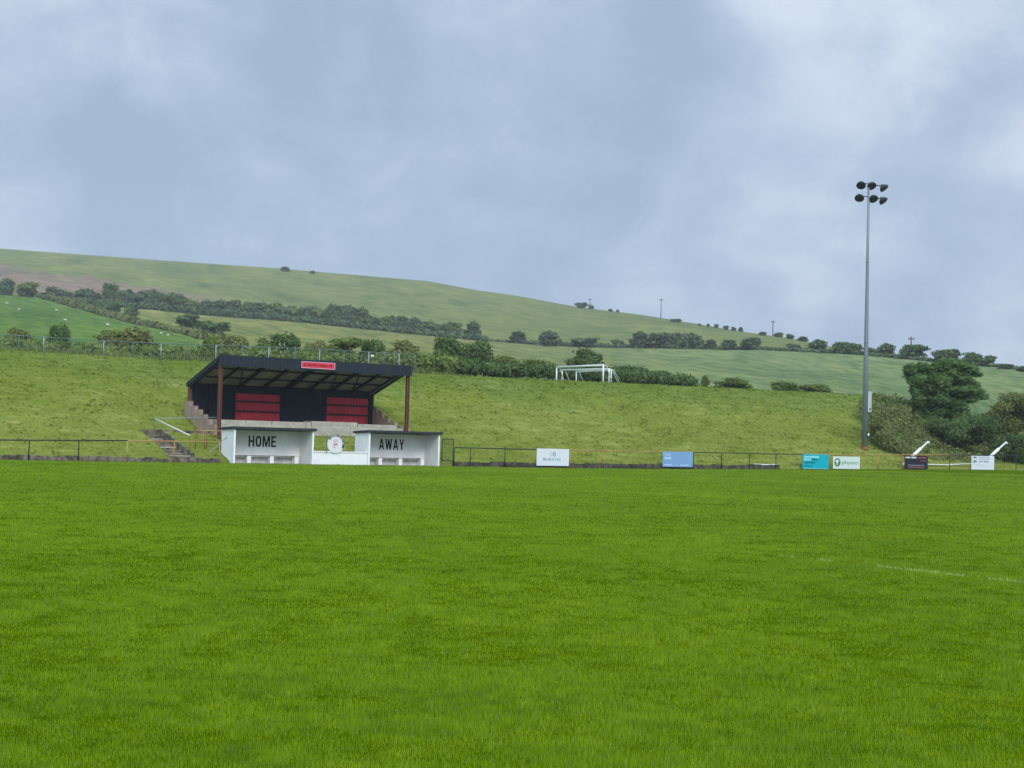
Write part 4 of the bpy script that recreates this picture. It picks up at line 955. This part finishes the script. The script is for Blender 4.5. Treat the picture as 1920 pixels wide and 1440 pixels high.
# ------------------------------------------------------------------ goals on the upper pitch (crossbars square to the terrace)
def goalframe(pxn, pxf, pyn, pyf, vn_, r, stays, label, postn=True):
    u = u_at(pxn, vn_, 8.5); zt = z_at(pyn, u, vn_)
    lo, hi = vn_, vn_ + 15
    for _ in range(40):
        mid = (lo + hi) / 2
        if proj(L(u, mid, 8.5))[0] > pxf: lo = mid
        else: hi = mid
    W = lo - vn_; zt2 = z_at(pyf, u, lo); g = float(bank_h(u, vn_))
    root = empty('goal_frame', L(u, vn_, 0), TH, label, 'goal', 'white goal frames stored above the bank')
    MB().tube((0, 0, zt), (0, W, zt2), r).build('crossbar', M['white_paint'], root, True)
    MB().tube((0, 0, g - .05), (0, 0, zt), r).build('upright', M['white_paint'], root, True)
    MB().tube((0, W, g - .1), (0, W, zt2), r).build('upright', M['white_paint'], root, True)
    for (y, z0) in ((0, zt), (W, zt2)):
        MB().path([(0, y, z0 - .01), (.35 * stays, y, z0 - .05), (1.25 * stays, y, g)], r * .5).build('net_stay', M['white_paint'], root, True)
    MB().tube((.35 * stays, 0, zt - .05), (.35 * stays, W, zt2 - .05), r * .4).build('rear_bar', M['white_paint'], root, True)
    print('goal', W, zt - g)
    return root
goalframe(1131, 1043.5, 684.5, 688.5, 24.5, .085, 1.0, 'largest white goal frame at the bank top, its bar the highest of the three')
goalframe(1142, 1054, 692, 693.5, 24.6, .07, 1.0, 'middle white goal frame of the overlapping three, long low crossbar')
goalframe(1146, 1080.5, 692.8, 696.5, 25.6, .06, 1.0, 'smallest white goal frame nested inside the other two at the bank top')

# ------------------------------------------------------------------ foliage
def leafcloud(rng, clumps, n, size, flat=0.75, asp=1.7, wind=0.0):
    """clumps (k,6): centre + radii. returns verts, quads, tone"""
    cl = np.array(clumps, float); vol = cl[:, 3] * cl[:, 4] * cl[:, 5]; pr_ = vol ** 0.75; pr_ /= pr_.sum()
    idx = rng.choice(len(cl), n, p=pr_); d = rng.randn(n, 3); d /= np.linalg.norm(d, axis=1)[:, None]
    rad_ = rng.rand(n) ** 0.30; c = cl[idx]; P = c[:, :3] + d * rad_[:, None] * c[:, 3:] * (1 + 0.13 * rng.randn(n, 1))
    nrm = d * 0.9 + rng.randn(n, 3) * 0.6 + np.array([0, 0, 0.35]); nrm /= np.linalg.norm(nrm, axis=1)[:, None]
    t = np.cross(nrm, rng.randn(n, 3)); t = t / np.linalg.norm(t, axis=1)[:, None] + wind * np.array([1.0, 0.1, 0.22]); t /= np.linalg.norm(t, axis=1)[:, None]; b = np.cross(nrm, t)
    s = size * (0.55 + 0.9 * rng.rand(n))[:, None]; t = t * s * asp / 2; b = b * s / 2
    V = np.stack([P - t, P + b * 1.0, P + t, P - b * 1.0], 1)     # diamond leaf sprays
    tone = np.clip(rng.rand(len(cl))[idx] * 0.45 + rng.rand(n) * 0.55, 0, 1)
    return V.reshape(-1, 3), np.arange(4 * n).reshape(n, 4), tone
def leafmesh(name, rng, clumps, n, size, mt, **kw):
    V, Q_, tone = leafcloud(rng, clumps, n, size, **kw); me = npmesh(name, V, Q_, mt)
    a_ = me.attributes.new('tone', 'FLOAT', 'FACE'); a_.data.foreach_set('value', tone.astype(np.float32)); return me
def crown_clumps(rng, k, wx, wz, lean=0.0, flat=False, low=0.12):
    out_ = []
    for i in range(k):
        a_ = rng.rand() * 2 * np.pi; h = low + (1 - low) * rng.rand() ** 0.8
        env = math.sin(math.pi * min(0.97, 0.22 + 0.72 * h)) ** 0.6
        if flat: env = 0.55 + 0.45 * min(1, h * 1.4)
        r_ = wx * 0.5 * env * rng.rand() ** 0.55 * 0.80; s_ = wx * (0.15 + 0.10 * rng.rand())
        out_.append((math.cos(a_) * r_ + lean * h * wz, math.sin(a_) * r_ * .9, h * wz * 0.86, s_ * (1.25 if flat else 1.0), s_, s_ * (0.55 if flat else 0.78) * min(1.3, wz / wx * 1.15)))
    out_.append((lean * .4 * wz, 0, wz * .40, wx * .33, wx * .30, wz * .38))
    return out_
def trunkmesh(rng, wz, wx, lean):
    mb = MB(); mb.path([(0, 0, -.3), (lean * .2 * wz, 0, wz * .25), (lean * .45 * wz, 0.02 * wz, wz * .55), (lean * .7 * wz, 0, wz * .78)], [wx * .035, wx * .028, wx * .018, wx * .007], 7)
    for i in range(5):
        a_ = i * 1.3 + rng.rand(); h = .2 + .1 * i; mb.path([(lean * h * .8 * wz, 0, wz * h), (lean * h * wz + math.cos(a_) * wx * .18, math.sin(a_) * wx * .18, wz * (h + .15)), (lean * h * wz + math.cos(a_) * wx * .33, math.sin(a_) * wx * .3, wz * (h + .22))], [wx * .014, wx * .009, wx * .003], 5)
    me = bpy.data.meshes.new('trunk'); me.from_pydata([tuple(p) for p in mb.v], [], mb.f); me.materials.append(M['bark']); return me
PROTO = {}
def proto(kind):
    if kind in PROTO: return PROTO[kind]
    style, mt, seed = kind; rg = np.random.RandomState(seed * 7 + len(style))
    if style == 'round': wx, wz, lean, flat, k, n, sz_ = 1.0, .80, .0, False, 15, 1700, .075
    elif style == 'wind': wx, wz, lean, flat, k, n, sz_ = 1.0, .72, .22, True, 15, 1700, .07
    elif style == 'tall': wx, wz, lean, flat, k, n, sz_ = 1.0, 1.05, .05, False, 17, 2000, .07
    elif style == 'near': wx, wz, lean, flat, k, n, sz_ = 1.0, .72, .05, False, 22, 6500, .038
    elif style == 'nearwind': wx, wz, lean, flat, k, n, sz_ = 1.0, .75, .15, True, 22, 6500, .038
    c = crown_clumps(rg, k, wx, wz, lean, flat, 0.0)
    PROTO[kind] = (leafmesh('crown', rg, c, n, sz_, M[mt]), trunkmesh(rg, wz, wx, lean), wz)
    return PROTO[kind]
prng = random.Random(12)
def plant(px, ytop, ybase, wpx_, kind, label, cat, group, name, Y=None, p=None, blossom=0):
    if p is None: p = on_land(px, ybase) if Y is None else at(px, ybase, Y)
    p = Vector(p); sc_ = p.y / F; W = wpx_ * sc_; H = max(1.0, (ybase - ytop) * sc_)
    cm, tm, wz = proto(kind)
    root = link(bpy.data.objects.new(name, None)); root.location = p - Vector((0, 0, .15)); root.rotation_euler = (0, 0, prng.uniform(-.5, .5)); root.scale = (W, W, H / (wz * 1.03)); tag(root, label, cat, group)
    o = link(bpy.data.objects.new('crown', cm)); o.parent = root
    o = link(bpy.data.objects.new('trunk', tm)); o.parent = root
    if blossom:
        rg = np.random.RandomState(int(px)); n = blossom; a_ = rg.rand(n) * 2 * np.pi; h = .25 + .6 * rg.rand(n)
        V = []; 
        for i_ in range(n):
            c = np.array([math.cos(a_[i_]) * .42 * math.sin(math.pi * (.2 + .7 * h[i_])) ** .5, -abs(math.sin(a_[i_])) * .42, h[i_] * .68]); q = rg.randn(3, 3) * .010
            for qq in q: 
                s_ = .009; V += [c + qq + (-s_, -.02, 0), c + qq + (0, -.02, -s_ * .7), c + qq + (s_, -.02, 0), c + qq + (0, -.02, s_ * .7)]
        me = npmesh('blossom', np.array(V), np.arange(len(V)).reshape(-1, 4), M['blossom']); o = link(bpy.data.objects.new('blossom', me)); o.parent = root
    return root
ORD = ['first', 'second', 'third', 'fourth', 'fifth', 'sixth', 'seventh', 'eighth', 'ninth', 'tenth', 'eleventh', 'twelfth', 'thirteenth', 'fourteenth', 'fifteenth', 'sixteenth', 'seventeenth', 'eighteenth', 'nineteenth', 'twentieth',
       'twenty-first', 'twenty-second', 'twenty-third', 'twenty-fourth', 'twenty-fifth', 'twenty-sixth', 'twenty-seventh', 'twenty-eighth', 'twenty-ninth', 'thirtieth', 'thirty-first', 'thirty-second', 'thirty-third', 'thirty-fourth', 'thirty-fifth', 'thirty-sixth']
# long hedgerow of trees across the foot of the big hill (left of centre)
tops = lerpx([(-60, 515), (15, 522), (42, 525), (100, 541), (135, 537), (170, 540), (205, 533), (240, 541), (275, 540), (310, 545), (345, 552), (385, 561), (420, 560), (455, 564), (490, 563), (530, 568), (555, 571), (590, 574), (630, 572), (665, 573), (700, 585), (740, 592), (775, 594), (815, 600), (850, 604), (890, 607)])
xs_ = [-55, -20, 12, 42] + [98, 124, 150, 176, 205, 234, 258, 284, 309, 334, 360, 386, 411, 436, 461, 486, 511, 534, 556, 580, 604, 628, 652, 678, 702, 727, 752, 776, 800, 824, 850, 887]
for i_, x in enumerate(xs_):
    yb = float(y_D(x)) + 1; st = prng.choice(('round', 'wind', 'tall', 'round')); s_ = prng.randint(1, 4)
    plant(x, float(tops(x)) - prng.uniform(0, 3), yb, prng.uniform(36, 46), (st, prng.choice(('leaf_far', 'leaf_far', 'leaf_dark', 'leaf_mid')), s_),
          f'dark hedgerow tree, {ORD[i_ - 2]} from the left in the long tree line below the hill' if i_ >= 2 else 'dark hedgerow tree beyond the left edge of the picture', 'tree', 'trees in the long hedgerow below the hill', 'hedgerow_tree')
iso = [(972, 621, 644, 38, 'round'), (1027, 618, 649, 44, 'tall'), (1093, 629, 651, 48, 'wind'), (1160, 633, 651, 28, 'round'), (1200, 622, 653, 42, 'round'), (1228, 620, 653, 46, 'wind'), (1258, 621, 653, 46, 'round'), (1290, 623, 654, 50, 'wind'), (1333, 636, 655, 28, 'round'),
       (1366, 636, 656, 36, 'round'), (1408, 630, 656, 42, 'round'), (1490, 641, 657, 30, 'round'), (1528, 634, 659, 44, 'tall'), (1573, 638, 662, 46, 'wind'), (1600, 643, 664, 38, 'round'), (1632, 648, 666, 32, 'round'), (1656, 641, 668, 44, 'tall'), (1704, 642, 673, 54, 'wind'), (1775, 652, 679, 56, 'round'), (1818, 659, 684, 46, 'wind'), (1846, 662, 687, 34, 'wind'), (1886, 681, 692, 34, 'round'), (1920, 685, 697, 30, 'round')]
looks = {'round': 'rounded bushy', 'tall': 'taller domed', 'wind': 'wind-combed flat-topped'}
for i_, (x, yt, yb, wp, st) in enumerate(iso):
    plant(x, yt, yb, wp * 1.12, (st, 'leaf_far' if x < 1500 else 'leaf_dark', 1 + i_ % 4), f'{looks[st]} tree, {ORD[i_]} from the left on the right-hand field boundary', 'tree', 'trees on the right-hand field boundary', 'boundary_tree')
slope_ = [(160, 558, 577, 27, 'wind'), (178, 567, 584, 24, 'wind'), (207, 563, 590, 36, 'wind'), (243, 573, 599, 36, 'wind'), (343, 585, 613, 50, 'wind'), (378, 598, 622, 36, 'wind'), (404, 599, 626, 50, 'wind')]
for i_, (x, yt, yb, wp, st) in enumerate(slope_):
    plant(x, yt, yb, wp, (st, 'leaf_dark', 1 + i_ % 4), f'wind-shaped tree, {ORD[i_]} from the left on the hedge sloping beside the bright field', 'tree', 'windswept trees on the sloping hedge', 'windswept_tree')
sky_b = [(535, 500, 509, 24), (586, 507, 513, 14), (1090, 566, 576, 30), (1109, 569, 578, 13), (1145, 579, 584, 12), (1158, 580, 585, 9), (1267, 597, 604, 28), (1312, 605, 611, 9), (1328, 606.5, 613, 9), (1343, 607, 615, 13), (1361, 609.5, 618, 14), (1376, 611, 620, 13), (1389, 613, 622, 12), (1430, 621.5, 629, 20), (1460, 622, 632, 22), (1482, 624, 635, 20), (1506, 630.5, 640, 26), (1545, 643, 651, 16)]
for i_, (x, yt, yb, wp) in enumerate(sky_b):
    yb2 = max(yb, float(y_E(x)) + 1.0)
    plant(x, yt, yb2, wp, ('round', 'leaf_far', 1 + i_ % 4), f'small dark bush, {ORD[i_]} from the left on the hill skyline', 'bush', 'bushes on the skyline', 'skyline_bush')
# shrubs right behind the crest, each with its own look
near_ = [(35, 611, 68, 'near', 'leaf_brown', 'reddish brown tinged shrub behind the crest railing at the far left', 0), (110, 602, 52, 'near', 'leaf_dark', 'small dark upright tree behind the crest railing left of the large spreading bush', 0),
         (236, 606, 122, 'near', 'leaf_olive', 'large spreading domed bush behind the crest railing at the left', 0), (396, 624, 54, 'near', 'leaf_mid', 'dark green shrub just left of the cream-flowered bush behind the railing', 0),
         (440, 625, 66, 'near', 'leaf_olive', 'cream-flowered elder bush behind the railing above the left end of the stand', 34), (492, 630, 50, 'near', 'leaf_mid', 'low green shrub between the two flowering bushes above the stand', 8), (532, 619, 80, 'near', 'leaf_dark', 'tall bush covered in white blossom above the stand roof', 60),
         (592, 632, 52, 'near', 'leaf_olive', 'pale olive shrub above the red sign on the stand', 8), (636, 624, 78, 'nearwind', 'leaf_mid', 'flat-topped dark shrub above the right half of the stand', 0), (697, 632, 60, 'near', 'leaf_dark', 'dark ragged shrub behind the tiny white notice on the railing', 0),
         (752, 636, 84, 'near', 'leaf_olive', 'yellowish green shrub behind the right end of the crest railing', 0), (836, 624, 68, 'near', 'leaf_dark', 'taller dark tree just beyond the end of the crest railing', 4), (890, 631, 84, 'near', 'leaf_dark', 'broad dark bush at the right end of the clump beyond the railing', 0),
         (946, 664, 86, 'near', 'leaf_mid', 'long low bush trailing right from the dark clump', 0), (1008, 671, 82, 'near', 'leaf_mid', 'low bush just left of the white goal frames', 0), (1096, 651, 84, 'near', 'leaf_dark', 'domed green bush rising directly behind the white goal frames', 0),
         (1180, 682, 90, 'near', 'leaf_dark', 'low hedge bush just right of the white goal frames', 0), (1232, 690, 76, 'near', 'leaf_dark', 'second low hedge bush right of the white goal frames', 0), (1280, 699, 60, 'near', 'leaf_mid', 'last low hedge bush tapering off right of the goal frames', 0),
         (1322, 700, 16, 'near', 'leaf_mid', 'tiny isolated sprig of shrub on the crest right of the hedge', 0), (1372, 706, 78, 'near', 'leaf_mid', 'very low isolated bush on the crest, left of the pair near the mast', 0), (1468, 712, 66, 'near', 'leaf_mid', 'very low bush on the crest, first of the pair left of the mast', 0), (1526, 716, 80, 'near', 'leaf_mid', 'very low bush on the crest, nearer of the pair left of the mast', 0)]
for i_, (x, yt, wp, st, mt, lab, bl) in enumerate(near_):
    Yn = float(Y_A(x)) + (4 if x < 1000 else 6); yb = float(y_crest(x)) + 6
    plant(x, yt, yb, wp, (st, mt, 1 + i_ % 5), lab, 'tree' if 'tree' in lab else 'bush', None, 'shrub', Y=Yn, blossom=bl)
# rough low hedge filling the gaps (one continuous hedge)
def hedge_clumps(tab, rg, dY=0, step=7, wob=2.5, depth=2.0, land=False, hgt=None):
    out_ = []; x = tab[0][0]; f = lerpx(tab)
    while x < tab[-1][0]:
        yb = float(y_crest(x)) + 6 if not land else float(hgt(x))
        yt = float(f(x)) + rg.uniform(-wob, wob)
        if land: p = Vector(on_land(x, yb)); Yn = p.y
        else: Yn = float(Y_A(x)) + dY + rg.uniform(-1, 1); p = Vector(at(x, yb, Yn))
        k_ = Yn / F; h = max(.3, (yb - yt) * k_); w_ = step * k_ * rg.uniform(1.0, 1.7)
        out_.append((p.x, p.y, p.z + h * .45, w_, depth * rg.uniform(.6, 1), h * .58)); x += step * rg.uniform(.6, 1.1)
    return out_
rg = np.random.RandomState(3)
def masshedge(name, cl, n, size, mt, label, cat='hedge', kind=None):
    me = leafmesh(name, rg, cl, n, size, M[mt]); o = link(bpy.data.objects.new(name, me)); tag(o, label, cat, None, kind); return o
masshedge('low_hedge', hedge_clumps([(-200, 640), (0, 636), (100, 641), (180, 646), (300, 649), (400, 653), (500, 655), (600, 662), (700, 663), (800, 664), (860, 668)], rg, 1), 26000, .22, 'leaf_mid', 'rough low hedge running behind the crest railing from the left edge')
masshedge('low_hedge', hedge_clumps([(860, 672), (920, 678), (1000, 682), (1060, 688), (1120, 688), (1200, 694), (1290, 704), (1300, 708)], rg, 2), 16000, .2, 'leaf_dark', 'low dark hedge behind the goal frames on the crest')
masshedge('distant_hedge', hedge_clumps([(40, 546), (90, 549), (150, 566), (240, 592), (300, 607), (420, 628), (436, 636)], rg, step=5, wob=2, depth=3, land=True, hgt=lambda x: h2(x) + 1 if x < 372 else 636), 9000, .7, 'leaf_brown', 'grey-green hedge sloping down between the bright and pale fields')
masshedge('distant_hedge', hedge_clumps([(85, 553), (300, 570), (560, 592), (910, 630)], rg, step=6, wob=2, depth=3, land=True, hgt=lambda x: float(y_D(x)) + 2), 16000, .8, 'leaf_far', 'hedge bottom under the long line of trees below the hill')
masshedge('distant_hedge', hedge_clumps([(915, 637), (1000, 640), (1100, 644), (1430, 651), (1600, 658), (1750, 672), (1900, 687), (1990, 694)], rg, step=6, wob=1.5, depth=2.5, land=True, hgt=lambda x: float(y_D(x)) + 1), 16000, .6, 'leaf_far', 'thin low hedge linking the trees on the right-hand field boundary')

# ------------------------------------------------------------------ scrub and the wind-blown tree at the right
def scr_top(x): return float(np.interp(x, [1622, 1640, 1680, 1720, 1760, 1800, 1840, 1870, 1920, 2100], [734, 731, 740, 752, 768, 790, 812, 815, 800, 790]))
def scr_bot(x): return float(np.interp(x, [1622, 1650, 1700, 1760, 1820, 1920, 2100], [770, 812, 846, 858, 866, 872, 878]))
cl = []; rgp = random.Random(5)
for k_ in range(620):
    x = rgp.uniform(1626, 2080); f = rgp.random(); y = scr_bot(x) + (scr_top(x) - scr_bot(x)) * f
    v = 4.0 + f * 15 + rgp.uniform(-.5, .5)
    u = u_at(x, v, 3); z = z_at(y, u, v); s_ = rgp.uniform(.5, 1.05); p = L(u, v, z - s_ * .5); cl.append((p.x, p.y, p.z, s_ * 1.3, s_ * 1.1, s_ * .75))
masshedge('scrub', cl, 90000, .15, 'leaf_brown', 'brownish green bramble scrub covering the slope right of the mast', 'scrub', 'stuff')
def pxclumps(lst, Y0, dep):
    out_ = []
    for (x, y, rx, ry) in lst:
        k_ = Y0 / F; 
        for j in range(3):
            p = at(x + rgp.uniform(-.3, .3) * rx, y + rgp.uniform(-.3, .3) * ry, Y0 + rgp.uniform(-dep, dep)); out_.append((p.x, p.y, p.z, rx * k_ * .95, rx * k_ * .9, ry * k_ * 1.05))
    return out_
YT = L(u_at(1770, 15, 4), 15, 0).y
big = [(1706, 692, 12, 9), (1712, 704, 14, 9), (1728, 690, 14, 8), (1724, 712, 16, 10), (1738, 702, 16, 10), (1752, 694, 16, 9), (1768, 686, 16, 8), (1786, 682, 18, 8), (1804, 686, 16, 7), (1820, 694, 14, 6), (1830, 702, 10, 4), (1786, 698, 24, 10), (1760, 712, 22, 12), (1800, 712, 22, 9), (1818, 722, 18, 7), (1740, 724, 20, 12), (1722, 730, 14, 10), (1770, 732, 24, 12), (1800, 734, 24, 10), (1828, 736, 16, 7), (1842, 744, 10, 5), (1820, 748, 16, 6), (1760, 750, 22, 12), (1790, 755, 22, 12), (1713, 716, 10, 10), (1716, 732, 10, 12), (1726, 748, 13, 11), (1738, 764, 16, 12), (1748, 786, 16, 14), (1722, 766, 12, 10), (1780, 772, 22, 12), (1800, 780, 20, 12), (1760, 770, 14, 8)]
cl = pxclumps(big, YT, 1.6); bt = at(1752, 800, YT)
root = empty('windblown_tree', bt, 0, 'large dark windblown tree rising from the scrub, crown swept to the right', 'tree')
def shift(me, v):
    me.transform(Matrix.Translation(-Vector(v))); return me
me = shift(leafmesh('crown', rg, cl, 42000, .15, M['leaf_big'], asp=3.2, wind=1.6), bt); o = link(bpy.data.objects.new('crown', me)); o.parent = root
mb = MB()
def tp(x, y, d=0): return at(x, y, YT + d) - bt
mb.path([tp(1750, 806), tp(1748, 770), tp(1756, 735), tp(1775, 705)], [.35, .26, .18, .06], 9); mb.path([tp(1748, 765), tp(1732, 735), tp(1716, 705)], [.2, .12, .04], 7); mb.path([tp(1752, 750), tp(1790, 742, .5), tp(1835, 742)], [.17, .1, .03], 7); mb.path([tp(1756, 735), tp(1795, 715, -.6), tp(1826, 702)], [.14, .08, .03], 7)
mb.build('trunk', M['bark'], root, True)
def bush(lst, Y0, dep, n, mt, label, size=.14, bl=0):
    cl = pxclumps(lst, Y0, dep); b0 = at(lst[0][0], max(l[1] + l[3] for l in lst) + 4, Y0); root = empty('large_shrub', b0, 0, label, 'bush')
    me = shift(leafmesh('foliage', rg, cl, n, size, M[mt]), b0); link(bpy.data.objects.new('foliage', me)).parent = root
    mb = MB(); 
    for q in range(4): mb.path([Vector((.2 * q - .3, 0, -.3)), Vector((.5 * q - .8, .1, 1.2)), Vector((1.0 * q - 1.6, 0, 2.2))], [.07, .05, .02], 5)
    mb.build('stems', M['bark'], root); return root
Yr = L(u_at(1890, 12, 3), 12, 0).y
bush([(1900, 750, 24, 12), (1880, 762, 20, 12), (1866, 776, 18, 12), (1910, 772, 28, 16), (1892, 792, 32, 18), (1930, 760, 30, 18), (1850, 794, 18, 12), (1950, 790, 34, 24), (1985, 780, 30, 26)], Yr, 1.8, 24000, 'leaf_brown', 'broad brownish shrub at the right edge below the windblown tree')
Yr2 = L(u_at(1890, 5, 2), 5, 0).y
bush([(1880, 836, 18, 14), (1900, 828, 22, 14), (1864, 850, 16, 12), (1890, 856, 26, 14), (1915, 850, 26, 20), (1940, 838, 26, 24), (1975, 845, 26, 26)], Yr2, 1.2, 20000, 'leaf_dark', 'dark green shrub behind the board with the hourglass logo', .13)
Yr3 = L(u_at(1790, 9, 2), 9, 0).y
bush([(1790, 812, 26, 12), (1760, 800, 22, 12), (1820, 822, 22, 10), (1810, 800, 24, 12), (1840, 815, 22, 12), (1850, 800, 22, 14), (1835, 790, 18, 12)], Yr3, 1.4, 18000, 'leaf_dark', 'dark green shrub in the hollow under the windblown tree', .14)

# ------------------------------------------------------------------ utility poles on the hill, sheep in the bright field
def pole(px, yt, yb, warm, lab):
    p = on_land(px, max(yb, float(y_E(px)) + 1)); k_ = p.y / F; h = (yb + 2 - yt) * k_
    root = empty('utility_pole', p, 0, lab, 'utility pole', 'utility poles on the hill')
    MB().tube((0, 0, -.5), (0, 0, h), .26, .20).build('pole', M['pole_wood'], root, True)
    MB().box(-warm, warm, -.1, .1, h - .9, h - .55).build('crossarm', M['pole_wood'], root)
    for x in (-warm * .9, 0, warm * .9): MB().box(x - .1, x + .1, -.1, .1, h - .55, h - .15).build('insulator', M['galv'], root)
pole(1106, 557, 575, 1.5, 'thin utility pole among bushes on the skyline, furthest left of the four')
pole(1239, 562, 598, 1.6, 'tallest utility pole, standing alone on the bare skyline')
pole(1449, 598, 626, 1.0, 'utility pole rising behind the skyline bushes left of the mast')
pole(1708, 631, 668, 1.0, 'utility pole poking up behind the domed tree right of the mast')
def sheep(px, py, rz_, lab, grazing):
    p = on_land(px, py); root = empty('sheep', p, rz_, lab, 'sheep', 'sheep in the bright green field'); k_ = 0.85 if px < 250 else 0.6; root.scale = (k_, k_, k_)
    mb = MB(); mb.path([(-.62, 0, .62), (-.55, 0, .66), (-.3, 0, .68), (.1, 0, .68), (.42, 0, .70), (.58, 0, .72)], [.08, .24, .31, .32, .27, .10], 12); mb.build('body', M['wool'], root, True)
    hd = [(.50, 0, .74), (.70, 0, .80 if not grazing else .55), (.86, 0, .86 if not grazing else .30), (1.0, 0, .80 if not grazing else .14)]
    mb = MB(); mb.path(hd, [.14, .12, .11, .06], 8); mb.build('head', M['sheep_face'], root, True)
    for x in (-.42, .36):
        for y in (-.15, .15): MB().path([(x, y, .45), (x + .03, y, .22), (x, y, 0)], [.07, .045, .04], 6).build('leg', M['sheep_face'], root, True)
for q in ((13, 571, .3, 'white sheep nearest the left edge of the bright green field', 0), (35, 582.5, 2.8, 'white sheep second from the left edge in the bright field', 1), (106, 584, .1, 'white sheep in the middle of the bright green field', 1), (122, 603, 2.9, 'white sheep low in the field above the small dark tree', 1),
          (202, 612, .4, 'white sheep just above the large spreading bush', 0), (284, 629, 0, 'leftmost of three sheep at the right corner of the bright field', 1), (302, 627.5, 3.0, 'middle one of three sheep at the right corner of the bright field', 0), (315, 631, .2, 'rightmost of three sheep at the right corner of the bright field', 1)):
    sheep(*q)

# ------------------------------------------------------------------ damp air
o = MB().box(-1100, 1500, -300, 2100, -4.5, 330).build('haze', M['white_ink'], None)
hm = bpy.data.materials.new('haze_air'); hm.use_nodes = True; T = hm.node_tree; T.nodes.clear()
ho = nd(T, 'ShaderNodeOutputMaterial'); hv = nd(T, 'ShaderNodeVolumePrincipled'); hv.inputs['Density'].default_value = 0.00018; hv.inputs['Color'].default_value = (0.90, 0.95, 1.0, 1)
T.links.new(hv.outputs[0], ho.inputs['Volume']); o.data.materials.clear(); o.data.materials.append(hm); tag(o, kind='stuff')
